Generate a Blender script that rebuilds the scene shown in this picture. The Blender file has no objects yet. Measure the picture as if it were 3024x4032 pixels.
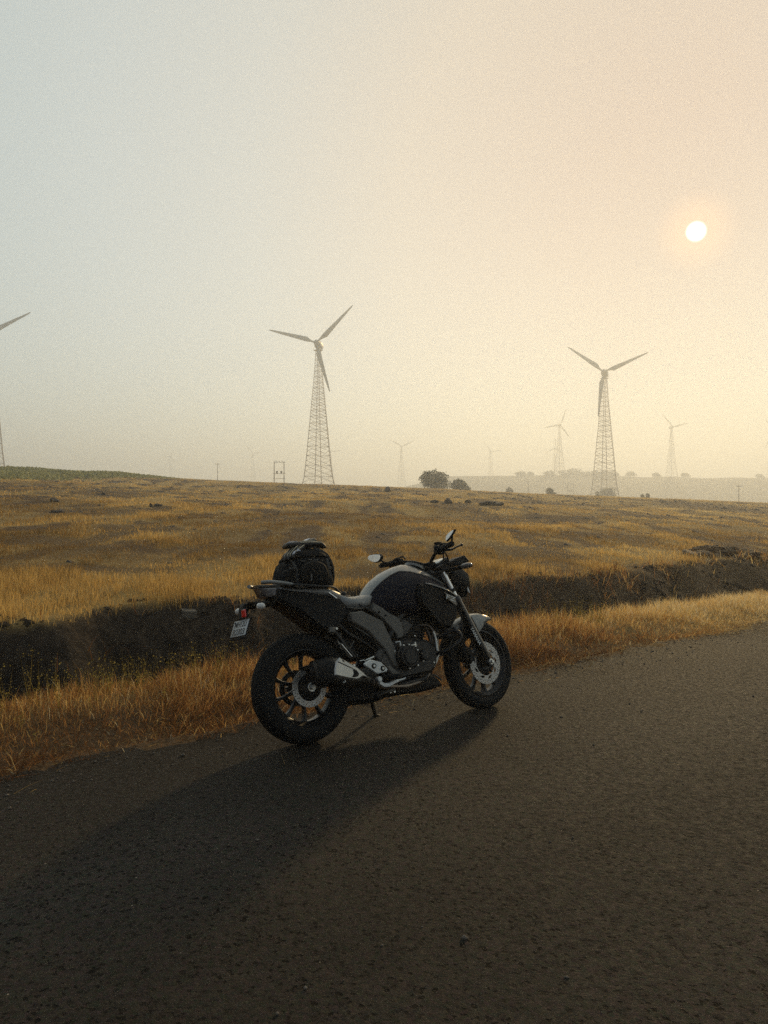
import bpy, bmesh, math, random
import numpy as np
from mathutils import Vector, Matrix
PI = math.pi
rad = math.radians
random.seed(7)
rng = np.random.default_rng(11)
SC = bpy.context.scene
COL = SC.collection

# ------------------------------------------------------------------ camera
CAM_H = 1.348
cam = bpy.data.cameras.new('camera')
cam.sensor_fit = 'VERTICAL'; cam.sensor_height = 36.0; cam.lens = 27.03
cam.clip_start = 0.05; cam.clip_end = 9000
camo = bpy.data.objects.new('camera', cam); COL.objects.link(camo)
camo.location = (0, 0, CAM_H); camo.rotation_euler = (rad(90 - 0.302), 0, 0)
SC.camera = camo

# ------------------------------------------------------------------ sky and sun
SUN_AZ, SUN_EL = rad(22.06), rad(18.4)          # azimuth to the right of the view direction (+Y)
SUN_DIR = Vector((math.sin(SUN_AZ)*math.cos(SUN_EL), math.cos(SUN_AZ)*math.cos(SUN_EL), math.sin(SUN_EL)))
SUN_STRENGTH, SUN_COL = 2.8, (1.0, 0.715, 0.35)
HAZE_DENSITY, HAZE_COL, HAZE_G = 0.0018, (0.90, 0.95, 1.0), 0.48
EXPOSURE = 0.0

W = bpy.data.worlds.new('World'); SC.world = W; W.use_nodes = True
nt = W.node_tree; nt.nodes.clear()
def N(t, typ, **kw):
    n = t.nodes.new(typ)
    for k, v in kw.items(): setattr(n, k, v)
    return n
out = N(nt, 'ShaderNodeOutputWorld')
sky = N(nt, 'ShaderNodeTexSky'); sky.sky_type = 'NISHITA'; sky.sun_disc = False
sky.sun_elevation = SUN_EL; sky.sun_rotation = SUN_AZ
sky.air_density = 1.0; sky.dust_density = 0.0; sky.ozone_density = 1.0
bg1 = N(nt, 'ShaderNodeBackground'); bg1.inputs[1].default_value = 0.05
nt.links.new(sky.outputs[0], bg1.inputs[0])
tc = N(nt, 'ShaderNodeTexCoord')
dot = N(nt, 'ShaderNodeVectorMath', operation='DOT_PRODUCT'); dot.inputs[1].default_value = SUN_DIR
nrm = N(nt, 'ShaderNodeVectorMath', operation='NORMALIZE')
nt.links.new(tc.outputs['Generated'], nrm.inputs[0]); nt.links.new(nrm.outputs[0], dot.inputs[0])
clampd = N(nt, 'ShaderNodeMath', operation='MINIMUM'); clampd.inputs[1].default_value = 0.9999999
nt.links.new(dot.outputs['Value'], clampd.inputs[0])
ac = N(nt, 'ShaderNodeMath', operation='ARCCOSINE'); nt.links.new(clampd.outputs[0], ac.inputs[0])
deg = N(nt, 'ShaderNodeMath', operation='MULTIPLY'); deg.inputs[1].default_value = 1/PI
nt.links.new(ac.outputs[0], deg.inputs[0])
def ramp(t, stops, src, interp='LINEAR'):
    r = N(t, 'ShaderNodeValToRGB'); e = r.color_ramp.elements; r.color_ramp.interpolation = interp
    while len(e) < len(stops): e.new(0.5)
    for el, (p, c) in zip(e, stops): el.position = p; el.color = (*c, 1)
    t.links.new(src, r.inputs[0]); return r
# hazy sky: warm round the sun, grey-green away from it, dim behind the camera
SKY_STOPS = [(0.0, (0.50, 0.29, 0.115)), (8/180, (0.53, 0.33, 0.15)), (20/180, (0.62, 0.475, 0.28)), (30/180, (0.56, 0.515, 0.385)), (40/180, (0.505, 0.515, 0.43)),
             (54/180, (0.41, 0.47, 0.415)), (75/180, (0.30, 0.37, 0.38)), (110/180, (0.095, 0.094, 0.09)), (1.0, (0.05, 0.046, 0.040))]
glow = ramp(nt, SKY_STOPS, deg.outputs[0])
bg2 = N(nt, 'ShaderNodeBackground'); bg2.inputs[1].default_value = 1.0
nt.links.new(glow.outputs[0], bg2.inputs[0])
# the sun seen through haze: a white disc with an orange aureole
def step(a0, a1, v0, v1):                       # smooth fall-off with the angle from the sun, in degrees
    m = N(nt, 'ShaderNodeMapRange', interpolation_type='SMOOTHSTEP'); nt.links.new(deg.outputs[0], m.inputs[0])
    for q, v in enumerate((a0/180, a1/180, v0, v1)): m.inputs[q+1].default_value = v
    return m.outputs[0]
bg3 = N(nt, 'ShaderNodeBackground'); bg3.inputs[0].default_value = (1.0, 0.97, 0.92, 1); nt.links.new(step(.34, .72, 3.2, 0), bg3.inputs[1])
bg4 = N(nt, 'ShaderNodeBackground'); bg4.inputs[0].default_value = (1.0, 0.45, 0.08, 1); nt.links.new(step(.5, 3.0, .34, 0), bg4.inputs[1])
a3 = N(nt, 'ShaderNodeAddShader'); nt.links.new(bg3.outputs[0], a3.inputs[0]); nt.links.new(bg4.outputs[0], a3.inputs[1])
a1 = N(nt, 'ShaderNodeAddShader'); a2 = N(nt, 'ShaderNodeAddShader')
nt.links.new(bg1.outputs[0], a1.inputs[0]); nt.links.new(bg2.outputs[0], a1.inputs[1])
nt.links.new(a1.outputs[0], a2.inputs[0]); nt.links.new(a3.outputs[0], a2.inputs[1])
nt.links.new(a2.outputs[0], out.inputs['Surface'])

sl = bpy.data.lights.new('sun', 'SUN'); sl.energy = SUN_STRENGTH; sl.angle = rad(4.2); sl.color = SUN_COL
so = bpy.data.objects.new('sun', sl); COL.objects.link(so)
so.rotation_euler = (-SUN_DIR).to_track_quat('-Z', 'Y').to_euler()

SC.view_settings.view_transform = 'Standard'; SC.view_settings.look = 'None'
SC.view_settings.exposure = EXPOSURE; SC.view_settings.gamma = 1.0; SC.view_settings.use_curve_mapping = False
SC.cycles.max_bounces = 8; SC.cycles.volume_bounces = 4; SC.cycles.transparent_max_bounces = 8
SC.cycles.use_denoising = False

# ------------------------------------------------------------------ tagging and materials
def tag(o, label=None, cat=None, group=None, kind=None):
    if label: o['label'] = label
    if cat: o['category'] = cat
    if group: o['group'] = group
    if kind: o['kind'] = kind
    return o
def empty(name, loc=(0, 0, 0), parent=None):
    o = bpy.data.objects.new(name, None); COL.objects.link(o); o.location = loc; o.empty_display_size = .2
    if parent: o.parent = parent
    return o
def new_mat(name):
    m = bpy.data.materials.new(name); m.use_nodes = True
    t = m.node_tree; t.nodes.clear()
    o = N(t, 'ShaderNodeOutputMaterial'); return m, t, o
def noise(t, scale, detail=4, rough=.55, vec=None, dist=0):
    n = N(t, 'ShaderNodeTexNoise'); n.inputs['Scale'].default_value = scale; n.inputs['Detail'].default_value = detail
    n.inputs['Roughness'].default_value = rough; n.inputs['Distortion'].default_value = dist
    if vec is not None: t.links.new(vec, n.inputs['Vector'])
    return n
def mixc(t, fac, a, b, blend='MIX'):
    n = N(t, 'ShaderNodeMix', data_type='RGBA', blend_type=blend)
    for sock, v in ((n.inputs[0], fac), (n.inputs[6], a), (n.inputs[7], b)):
        if hasattr(v, 'is_linked'): t.links.new(v, sock)
        elif isinstance(v, (int, float)): sock.default_value = v
        else: sock.default_value = (*v, 1)
    return n.outputs[2]
def mrange(t, src, a, b, c, d):
    n = N(t, 'ShaderNodeMapRange'); t.links.new(src, n.inputs[0])
    for i, v in enumerate((a, b, c, d)): n.inputs[i+1].default_value = v
    return n.outputs[0]
def pbr(name, col, rough=.5, metal=0.0, var=.25, vscale=14, bump=0.0, bscale=300, coat=0.0, spec=.5, rvar=.12):
    m, t, o = new_mat(name)
    p = N(t, 'ShaderNodeBsdfPrincipled'); t.links.new(p.outputs[0], o.inputs[0])
    co = N(t, 'ShaderNodeTexCoord').outputs['Object']
    n = noise(t, vscale, 6, .6, co)
    dark = tuple(c*(1-var) for c in col); lite = tuple(min(1, c*(1+var)) for c in col)
    r = ramp(t, [(.3, dark), (.7, lite)], n.outputs[0])
    t.links.new(r.outputs[0], p.inputs['Base Color'])
    t.links.new(mrange(t, n.outputs[0], .3, .7, max(.02, rough-rvar), min(1, rough+rvar)), p.inputs['Roughness'])
    p.inputs['Metallic'].default_value = metal; p.inputs['Specular IOR Level'].default_value = spec
    if coat: p.inputs['Coat Weight'].default_value = coat; p.inputs['Coat Roughness'].default_value = .12
    if bump:
        b = N(t, 'ShaderNodeBump'); b.inputs['Strength'].default_value = bump; b.inputs['Distance'].default_value = .002
        t.links.new(noise(t, bscale, 3, .6, co).outputs[0], b.inputs['Height']); t.links.new(b.outputs[0], p.inputs['Normal'])
    return m

# ------------------------------------------------------------------ geometry accumulator
class G:
    """collects faces; one G is linked as one mesh object"""
    def __init__(s, xf=None): s.v = []; s.f = []; s.xf = xf
    def add(s, verts, faces):
        k = len(s.v); s.v += [tuple(map(float, p)) for p in verts]; s.f += [tuple(i+k for i in f) for f in faces]; return s
    def tube(s, path, r, n=10, cap=True):
        P = [Vector(p) for p in path]; m = len(P)
        R = [r]*m if isinstance(r, (int, float)) else list(r)
        T = [((P[min(i+1, m-1)]-P[max(i-1, 0)])).normalized() for i in range(m)]
        up = Vector((0, 0, 1)) if abs(T[0].z) < .9 else Vector((1, 0, 0))
        u = T[0].cross(up).normalized(); rings = []
        for i in range(m):
            u = (u - T[i]*u.dot(T[i])).normalized(); w = T[i].cross(u)
            rings.append([P[i]+(u*math.cos(2*PI*k/n)+w*math.sin(2*PI*k/n))*R[i] for k in range(n)])
        return s.loft(rings, cap)
    def loft(s, rings, cap=True, closed=True, loop=False):
        n = len(rings[0]); m = len(rings)
        vs = [p for r in rings for p in r]; fs = []
        for i in range(m if loop else m-1):
            j = (i+1) % m
            for k in range(n if closed else n-1):
                k2 = (k+1) % n
                fs.append((i*n+k, i*n+k2, j*n+k2, j*n+k))
        if cap and not loop: fs.append(tuple(range(n))[::-1]); fs.append(tuple((m-1)*n+k for k in range(n)))
        return s.add(vs, fs)
    def cyl(s, p0, p1, r0, r1=None, n=20, bevel=0.0):
        r1 = r0 if r1 is None else r1; p0 = Vector(p0); p1 = Vector(p1)
        if bevel:
            d = (p1-p0).normalized()*bevel
            return s.tube([p0, p0+d, p1-d, p1], [max(r0-bevel, 1e-4), r0, r1, max(r1-bevel, 1e-4)], n)
        return s.tube([p0, p1], [r0, r1], n)
    def box(s, c, size, rot=None, b=0.004):
        c = Vector(c); hx, hy, hz = [q/2 for q in size]; b = min(b, hx*.45, hy*.45, hz*.45)
        M3 = rot if rot is not None else Matrix.Identity(3); rings = []
        for z, ins in ((-hz, b), (-hz+b, 0), (hz-b, 0), (hz, b)):
            x, y = hx-ins, hy-ins
            pts = [(x-b, -y), (x, -y+b), (x, y-b), (x-b, y), (-x+b, y), (-x, y-b), (-x, -y+b), (-x+b, -y)]
            rings.append([c + M3 @ Vector((p, q, z)) for p, q in pts])
        return s.loft(rings)
    def prism(s, outline, y0, y1, b=.004, fn=None):
        """outline in (x, z), extruded along y, edges chamfered by b"""
        O = [Vector((p[0], p[1])) for p in outline]; n = len(O)
        area = sum(O[i].x*O[(i+1) % n].y - O[(i+1) % n].x*O[i].y for i in range(n))
        if area < 0: O = O[::-1]
        ins = []
        for i in range(n):
            d0 = (O[i]-O[i-1]).normalized(); d1 = (O[(i+1) % n]-O[i]).normalized()
            n0 = Vector((-d0.y, d0.x)); n1 = Vector((-d1.y, d1.x)); h = (n0+n1)
            h = h/max(.5, h.length_squared/2) if h.length > 1e-6 else n0
            ins.append(O[i]+h*b)
        sg = 1 if y1 > y0 else -1
        f = fn or (lambda x, y, z: (x, y, z))
        rings = [[f(p.x, y0, p.y) for p in ins], [f(p.x, y0+sg*b, p.y) for p in O], [f(p.x, y1-sg*b, p.y) for p in O], [f(p.x, y1, p.y) for p in ins]]
        return s.loft(rings)
    def ell(s, c, r, n=20, m=12, rot=None, p=1.0):
        c = Vector(c); M3 = rot if rot is not None else Matrix.Identity(3); rings = []
        sg = lambda v: math.copysign(abs(v)**p, v)
        for i in range(m+1):
            a = -PI/2 + PI*i/m; a = max(-PI/2+.02, min(PI/2-.02, a))
            rings.append([c+M3 @ Vector((r[0]*sg(math.cos(a))*sg(math.cos(2*PI*k/n)), r[1]*sg(math.cos(a))*sg(math.sin(2*PI*k/n)), r[2]*sg(math.sin(a)))) for k in range(n)])
        return s.loft(rings)
    def lathe(s, prof, c, n=64, loop=True):
        """profile of (radius, y) revolved round the y axis through c"""
        rings = [[(c[0]+r*math.cos(2*PI*k/n), c[1]+y, c[2]+r*math.sin(2*PI*k/n)) for r, y in prof] for k in range(n)]
        return s.loft(rings, cap=False, closed=loop, loop=True)
    def obj(s, name, mat, parent=None, ang=38, bevel=0):
        me = bpy.data.meshes.new(name)
        V = [tuple(s.xf @ Vector(p)) for p in s.v] if s.xf is not None else s.v
        me.from_pydata(V, [], s.f); me.validate()
        bm = bmesh.new(); bm.from_mesh(me); bmesh.ops.recalc_face_normals(bm, faces=bm.faces); bm.to_mesh(me); bm.free()
        me.polygons.foreach_set('use_smooth', [True]*len(me.polygons)); me.set_sharp_from_angle(angle=rad(ang))
        o = bpy.data.objects.new(name, me); COL.objects.link(o)
        if mat: me.materials.append(mat)
        if parent: o.parent = parent
        return o
def crom(P, k=6, closed=True):
    """Catmull-Rom through 2-D or 3-D points"""
    P = [np.array(p, float) for p in P]; n = len(P); R = []
    for i in range(n if closed else n-1):
        a, b, c, d = (P[(i-1) % n], P[i], P[(i+1) % n], P[(i+2) % n]) if closed else (P[max(i-1, 0)], P[i], P[i+1], P[min(i+2, n-1)])
        for j in range(k):
            u = j/k
            R.append(.5*((2*b)+(c-a)*u+(2*a-5*b+4*c-d)*u*u+(3*b-a-3*c+d)*u**3))
    if not closed: R.append(P[-1])
    return [tuple(p) for p in R]
def np_mesh(name, V, F, mat, attrs=None, smooth=False):
    """fast mesh: V (n,3), F list of (m,k) index arrays"""
    me = bpy.data.meshes.new(name)
    me.vertices.add(len(V)); me.vertices.foreach_set('co', np.ascontiguousarray(V, np.float32).ravel())
    loops = np.concatenate([f.ravel() for f in F]).astype(np.int32)
    tot = np.concatenate([np.full(len(f), f.shape[1], np.int32) for f in F])
    st = np.concatenate([[0], np.cumsum(tot)[:-1]]).astype(np.int32)
    me.loops.add(len(loops)); me.loops.foreach_set('vertex_index', loops)
    me.polygons.add(len(tot)); me.polygons.foreach_set('loop_start', st)
    me.update(calc_edges=True)
    if smooth: me.polygons.foreach_set('use_smooth', np.ones(len(tot), bool))
    for k, a in (attrs or {}).items():
        at = me.attributes.new(k, 'FLOAT', 'POINT'); at.data.foreach_set('value', np.ascontiguousarray(a, np.float32))
    o = bpy.data.objects.new(name, me); COL.objects.link(o); me.materials.append(mat)
    return o

# ------------------------------------------------------------------ terrain shape
RY = rad(38.5)                                   # direction of the road edge
RS = (math.cos(RY), math.sin(RY)); RT = (-RS[1], RS[0])
RO = (1.07, 6.33)                                # a point on the edge of the asphalt
def hash2(i, j, s=0):
    h = (i.astype(np.int64)*374761393 + j.astype(np.int64)*668265263 + s*1442695041) & 0x7fffffff
    h = ((h ^ (h >> 13))*1274126177) & 0x7fffffff
    return ((h ^ (h >> 16)) & 0xffff)/65535.0
def vnoise(x, y, s=0):
    i = np.floor(x); j = np.floor(y); u = x-i; v = y-j; u = u*u*(3-2*u); v = v*v*(3-2*v)
    a, b, c, d = hash2(i, j, s), hash2(i+1, j, s), hash2(i, j+1, s), hash2(i+1, j+1, s)
    return (a*(1-u)+b*u)*(1-v)+(c*(1-u)+d*u)*v
def fbm(x, y, o=4, s=0):
    r = 0; a = .5; t = 0
    for k in range(o): r = r+a*vnoise(x, y, s+k*17); t += a; a *= .5; x = x*2.03+5.1; y = y*2.03+9.7
    return r/t
def sst(a, b, x): u = np.clip((x-a)/(b-a), 0, 1); return u*u*(3-2*u)
def st_of(x, y):
    dx = x-RO[0]; dy = y-RO[1]
    return dx*RS[0]+dy*RS[1], dx*RT[0]+dy*RT[1]
def edge_wob(s): return .22*(fbm(s*.9, s*0+3, 3, 5)-.5)+.13*(vnoise(s*3.1, s*0+7, 9)-.5)+.06*(vnoise(s*9.3, s*0+2, 19)-.5)
def lip_wob(s): return 1.1*(fbm(s*.33, s*0+1, 3, 21)-.5)+.45*(vnoise(s*1.5, s*0+2, 31)-.5)
def field_z(x, y):
    yy = np.clip(y, -60, None)
    q = np.clip(yy-84, 0, None)
    B = .0428*np.minimum(yy, 84)+ np.where(q > 0, .022*q + .0208*14*(1-np.exp(-q/14)), 0)
    z = -.14-.0429*x*np.where(np.abs(x) < 400, 1, 400/np.maximum(np.abs(x), 1))+B
    far = sst(140, 300, y)
    z = z - far*np.clip(z, 0, None)*.10
    amp = sst(7, 30, y)*(1-.6*sst(70, 95, y))
    z = z + amp*(.9*(fbm(x*.045, y*.045, 3, 3)-.5)+.30*(fbm(x*.3, y*.3, 3, 4)-.5)) + .10*(fbm(x*.9, y*.9, 3, 8)-.5)
    # far plateau to the right
    u = x/np.maximum(y, 1)
    hill = sst(520, 740, y)*sst(-.02, .10, u)
    z = z*(1-hill) + hill*(31+3.0*fbm(x*.006, y*.006, 3, 41)+2.0*(fbm(x*.03, y*.03, 2, 42)-.5) - 3*sst(.2, .5, u))
    far2 = sst(800, 1200, y)*(1-sst(-.02, .1, u)); z = z + far2*8
    return z
def ground_z(x, y):
    s, t = st_of(x, y)
    t = t-edge_wob(s)*(np.abs(t) < 8)
    tw = t-lip_wob(s)
    fz = field_z(x, y)
    road = -.006*np.clip(-t, 0, 3) + np.where(t < -6.6, -.04, 0)
    verge = np.where(t > 0, .012-.05*sst(0, .12, t)+.07*sst(.2, 1.0, t), road) + .05*(fbm(x*2.2, y*2.2, 3, 51)-.5)*sst(.05, .5, t)
    floor = -.62*(1-.62*sst(6, 15, s))+.14*(fbm(x*1.1, y*1.1, 3, 61)-.5)
    z = verge + (floor-verge)*sst(1.15, 2.0, t+.25*(vnoise(s*.7, s*0, 77)-.5))
    rise = sst(2.75, 3.85, tw)
    z = z + (fz-z)*rise
    z = z + rise*(1-rise)*4*(.30*(fbm(x*3.1+z*4, y*3.1, 4, 71)-.5)+.34*(fbm(s*2.4, tw*.7, 4, 73)-.5)+.16*(fbm(s*7.5, tw*5, 3, 75)-.5))
    back = sst(-7.5, -9.5, t)
    z = np.where(t < -6.6, z*(1-back)+np.minimum(fz, .05)*back, z)
    return z
def gz(x, y): return float(ground_z(np.array([float(x)]), np.array([float(y)]))[0])
# bare, stony and trampled patches of the field: (x, y, rx, ry, angle)
PATCH = [(-5.6, 15, .45, 5.0, 0), (-5.7, 18, 1.2, 1.7, 0), (-4.2, 10.8, 1.4, .75, 8), (-6.6, 14.2, 1.5, 1.2, 0), (-2.3, 14.0, 1.0, 2.0, 0), (-.2, 11.4, .8, 1.6, 0), (2.8, 15.6, 1.5, 3.4, 0),
         (13.3, 41.7, 1.6, 5, 0), (11.8, 28.6, .9, 2.2, 0), (-7.5, 91, 5, 6, 0), (-14, 40, 3, 8, 0), (4, 45, 2.3, 7, 0), (12, 60, 3.5, 11, 0), (30, 70, 5, 13, 0), (-9.5, 24, 1.6, 3, 0), (7.2, 23, 1.3, 3.6, 0), (5, 33, 2, 6, 0), (-3, 24, 1.2, 3.2, 0)]
def bare(x, y):
    m = (.10+.90*sst(9.5, 16, y))*(.5*sst(.55, .68, fbm(x*.30, y*.10, 5, 101)) + .95*sst(.54, .63, fbm(x*1.05, y*.30, 5, 131)))
    w = .6*(fbm(x*1.6, y*.6, 4, 141)-.5)
    for px, py, rx, ry, an in PATCH:
        c, s_ = math.cos(rad(an)), math.sin(rad(an)); dx = x-px; dy = y-py
        q = np.sqrt(((dx*c+dy*s_)/rx)**2+((-dx*s_+dy*c)/ry)**2)
        m = np.maximum(m, .85*(1-sst(.35, 1.2, q+w*2.0)))
    return np.clip(m, 0, 1)

# ------------------------------------------------------------------ ground sheet
def axis(segs):
    a = [segs[0][0]]
    for p, q, d0, d1 in segs:                     # from p to q with a step growing from d0 to d1
        x = p; n = max(1, int(abs(q-p)/((d0+d1)/2))); k = np.linspace(0, 1, n+1)[1:]
        w = d0*k+(d1-d0)*k*k/2; a += list(p+(q-p)*w/w[-1])
    return np.array(a)
def grid_mesh(name, s, t, mat, zf, attrs=None):
    S, T = np.meshgrid(s, t, indexing='ij')
    X = RO[0]+S*RS[0]+T*RT[0]; Y = RO[1]+S*RS[1]+T*RT[1]; Z = zf(X, Y, S, T)
    n, m = S.shape; I = np.arange(n*m).reshape(n, m)
    F = np.stack([I[:-1, :-1], I[1:, :-1], I[1:, 1:], I[:-1, 1:]], -1).reshape(-1, 4)
    V = np.stack([X, Y, Z], -1).reshape(-1, 3)
    at = {k: f(X, Y, S, T).ravel() for k, f in (attrs or {}).items()}
    return np_mesh(name, V, [F], mat, at, smooth=True)
def soilmask(X, Y, S, T):
    t = T-edge_wob(S); tw = t-lip_wob(S)
    return sst(1.0, 1.5, t+.5*(fbm(X*1.5, Y*1.5, 3, 201)-.5))*(1-sst(3.75, 4.05, tw+.5*(fbm(X*1.2, Y*1.2, 3, 211)-.5)))

m_ground, t, o = new_mat('dry_ground')
p = N(t, 'ShaderNodeBsdfPrincipled'); t.links.new(p.outputs[0], o.inputs[0]); p.inputs['Roughness'].default_value = .95
p.inputs['Specular IOR Level'].default_value = .1
co = N(t, 'ShaderNodeTexCoord').outputs['Object']
def attr(t, n): a = N(t, 'ShaderNodeAttribute'); a.attribute_name = n; return a.outputs['Fac']
n1 = noise(t, 1.3, 8, .65, co); n2 = noise(t, 22, 6, .7, co); n3 = noise(t, .06, 4, .6, co)
straw = ramp(t, [(.25, (.20, .128, .046)), (.55, (.42, .275, .095)), (.8, (.60, .41, .155))], n1.outputs[0]).outputs[0]
straw = mixc(t, .55, straw, ramp(t, [(.3, (.15, .095, .035)), (.7, (.58, .38, .13))], n2.outputs[0]).outputs[0])
straw = mixc(t, mrange(t, n3.outputs[0], .42, .62, 0, .45), straw, (.17, .125, .06))
rock = ramp(t, [(.3, (.042, .026, .013)), (.7, (.165, .102, .050))], n2.outputs[0]).outputs[0]
soil_l = ramp(t, [(.28, (.075, .047, .024)), (.5, (.17, .11, .056)), (.78, (.30, .195, .10))], noise(t, 7, 8, .7, co).outputs[0]).outputs[0]
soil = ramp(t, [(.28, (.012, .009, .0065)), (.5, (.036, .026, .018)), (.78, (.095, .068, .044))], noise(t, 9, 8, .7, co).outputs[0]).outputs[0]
c1 = mixc(t, attr(t, 'bare'), straw, rock)
c1 = mixc(t, attr(t, 'far'), c1, mixc(t, noise(t, .03, 5, .6, co).outputs[0], (.07, .065, .035), (.19, .15, .075)))
sxyz = N(t, 'ShaderNodeSeparateXYZ'); t.links.new(co, sxyz.inputs[0])
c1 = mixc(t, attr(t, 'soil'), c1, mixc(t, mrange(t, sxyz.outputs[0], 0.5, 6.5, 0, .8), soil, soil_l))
t.links.new(c1, p.inputs['Base Color'])
b1 = N(t, 'ShaderNodeBump'); b1.inputs['Strength'].default_value = .9; b1.inputs['Distance'].default_value = .05
t.links.new(noise(t, 14, 8, .7, co).outputs[0], b1.inputs['Height']); t.links.new(b1.outputs[0], p.inputs['Normal'])

S_AX = np.concatenate([-axis([(10, 30, .3, 1.2), (30, 2000, 3, 160)])[::-1], axis([(-10, -7, .3, .11), (-7, 16, .085, .11), (16, 40, .2, .5), (40, 140, .7, 3), (140, 2000, 6, 90)])[1:]])
T_AX = np.concatenate([-axis([(0.02, 9, .5, .5), (9, 40, 1, 4), (40, 600, 8, 80)])[::-1], axis([(0, 4.6, .07, .07), (4.6, 16, .12, .3), (16, 60, .4, 1.1), (60, 140, 1.2, 2.4), (140, 2200, 5, 80)])])
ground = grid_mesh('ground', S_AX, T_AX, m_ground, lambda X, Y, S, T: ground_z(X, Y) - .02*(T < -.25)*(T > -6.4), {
    'bare': lambda X, Y, S, T: np.maximum(bare(X, Y), (1-.75*sst(.5, 4, S))*(1-sst(.6, 1.5, T-edge_wob(S)))), 'soil': soilmask, 'far': lambda X, Y, S, T: sst(200, 500, Y)})  # verge earth gives way to pale straw rightward, flare brightness put into ground colour
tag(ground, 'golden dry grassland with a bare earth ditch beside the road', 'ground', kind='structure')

# ------------------------------------------------------------------ road
m_road, t, o = new_mat('worn_asphalt')
p = N(t, 'ShaderNodeBsdfPrincipled'); t.links.new(p.outputs[0], o.inputs[0])
co = N(t, 'ShaderNodeTexCoord').outputs['Object']
na = noise(t, .45, 7, .62, co); nb = noise(t, 160, 5, .75, co); nc = noise(t, 38, 6, .7, co)
vo = N(t, 'ShaderNodeTexVoronoi'); vo.inputs['Scale'].default_value = 85; t.links.new(co, vo.inputs['Vector'])
vp = N(t, 'ShaderNodeTexVoronoi'); vp.inputs['Scale'].default_value = 21; vp.inputs['Randomness'].default_value = 1; t.links.new(co, vp.inputs['Vector'])
base = ramp(t, [(.32, (.0132, .0086, .0042)), (.68, (.041, .0272, .0122))], na.outputs[0]).outputs[0]
base = mixc(t, .5, base, ramp(t, [(.25, (.005, .004, .003)), (.75, (.078, .056, .031))], nb.outputs[0]).outputs[0])
chips = mixc(t, .35, base, vo.outputs['Color'], 'OVERLAY')
hs = N(t, 'ShaderNodeHueSaturation'); hs.inputs['Saturation'].default_value = .55; t.links.new(chips, hs.inputs['Color'])
pit = mrange(t, nc.outputs[0], .60, .70, 0, 1)                  # tar-dark gaps where chippings have come away
col = mixc(t, pit, hs.outputs[0], (.012, .010, .008))
wob = N(t, 'ShaderNodeVectorMath', operation='MULTIPLY_ADD'); t.links.new(noise(t, 42, 3, .6, co).outputs['Color'], wob.inputs[0]); wob.inputs[1].default_value = (.034, .034, 0); t.links.new(co, wob.inputs[2])
holes = None
for sc_, rad_, gate in ((30, .30, .60), (16, .19, .74), (48, .35, .48)):      # pits where single stones have been pulled out, in three sizes
    vv = N(t, 'ShaderNodeTexVoronoi'); vv.inputs['Scale'].default_value = sc_; t.links.new(wob.outputs[0], vv.inputs['Vector'])
    sp_ = N(t, 'ShaderNodeSeparateColor'); t.links.new(vv.outputs['Color'], sp_.inputs[0])
    mm = N(t, 'ShaderNodeMath', operation='MULTIPLY'); t.links.new(mrange(t, vv.outputs['Distance'], rad_, rad_*.72, 0, 1), mm.inputs[0])
    t.links.new(mrange(t, sp_.outputs[0], gate, gate+.04, 0, 1), mm.inputs[1])
    if holes is None: holes = mm.outputs[0]
    else:
        mx_ = N(t, 'ShaderNodeMath', operation='MAXIMUM'); t.links.new(holes, mx_.inputs[0]); t.links.new(mm.outputs[0], mx_.inputs[1]); holes = mx_.outputs[0]
hg = N(t, 'ShaderNodeMath', operation='MULTIPLY'); t.links.new(holes, hg.inputs[0]); t.links.new(mrange(t, noise(t, 2.2, 4, .6, co).outputs[0], .33, .55, .3, 1), hg.inputs[1]); holes = hg.outputs[0]
col = mixc(t, holes, col, (.0045, .0036, .0026))
pale = mrange(t, vp.outputs['Distance'], .05, .09, 1, 0)
pm = N(t, 'ShaderNodeMath', operation='MULTIPLY'); t.links.new(pale, pm.inputs[0])
sep = N(t, 'ShaderNodeSeparateColor'); t.links.new(vp.outputs['Color'], sep.inputs[0])
t.links.new(mrange(t, sep.outputs[0], .90, .93, 0, 1), pm.inputs[1])
col = mixc(t, pm.outputs[0], col, (.30, .25, .19))
hv = N(t, 'ShaderNodeHueSaturation'); t.links.new(col, hv.inputs['Color']); t.links.new(mrange(t, attr(t, 'track'), 0, 1, .92, 1.28), hv.inputs['Value']); col = hv.outputs[0]
dirt = ramp(t, [(.3, (.006, .0045, .003)), (.62, (.022, .0155, .009)), (.75, (.11, .078, .043))], nb.outputs[0]).outputs[0]
em = N(t, 'ShaderNodeMath', operation='MULTIPLY'); t.links.new(attr(t, 'edge'), em.inputs[0]); t.links.new(mrange(t, nc.outputs[0], .36, .56, .2, 1), em.inputs[1])
col = mixc(t, em.outputs[0], col, dirt)
t.links.new(col, p.inputs['Base Color']); p.inputs['Specular IOR Level'].default_value = .07
t.links.new(mrange(t, nc.outputs[0], .3, .7, .6, .9), p.inputs['Roughness'])
hm = N(t, 'ShaderNodeMath', operation='MULTIPLY_ADD'); t.links.new(vo.outputs['Distance'], hm.inputs[0]); hm.inputs[1].default_value = -.35
hm2 = N(t, 'ShaderNodeMath', operation='MULTIPLY_ADD'); t.links.new(pit, hm2.inputs[0]); hm2.inputs[1].default_value = -.8; t.links.new(nb.outputs[0], hm2.inputs[2])
t.links.new(hm2.outputs[0], hm.inputs[2])
bb = N(t, 'ShaderNodeBump'); bb.inputs['Strength'].default_value = .75; bb.inputs['Distance'].default_value = .010
hm3 = N(t, 'ShaderNodeMath', operation='MULTIPLY_ADD'); t.links.new(holes, hm3.inputs[0]); hm3.inputs[1].default_value = -1.1; t.links.new(hm.outputs[0], hm3.inputs[2])
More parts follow.
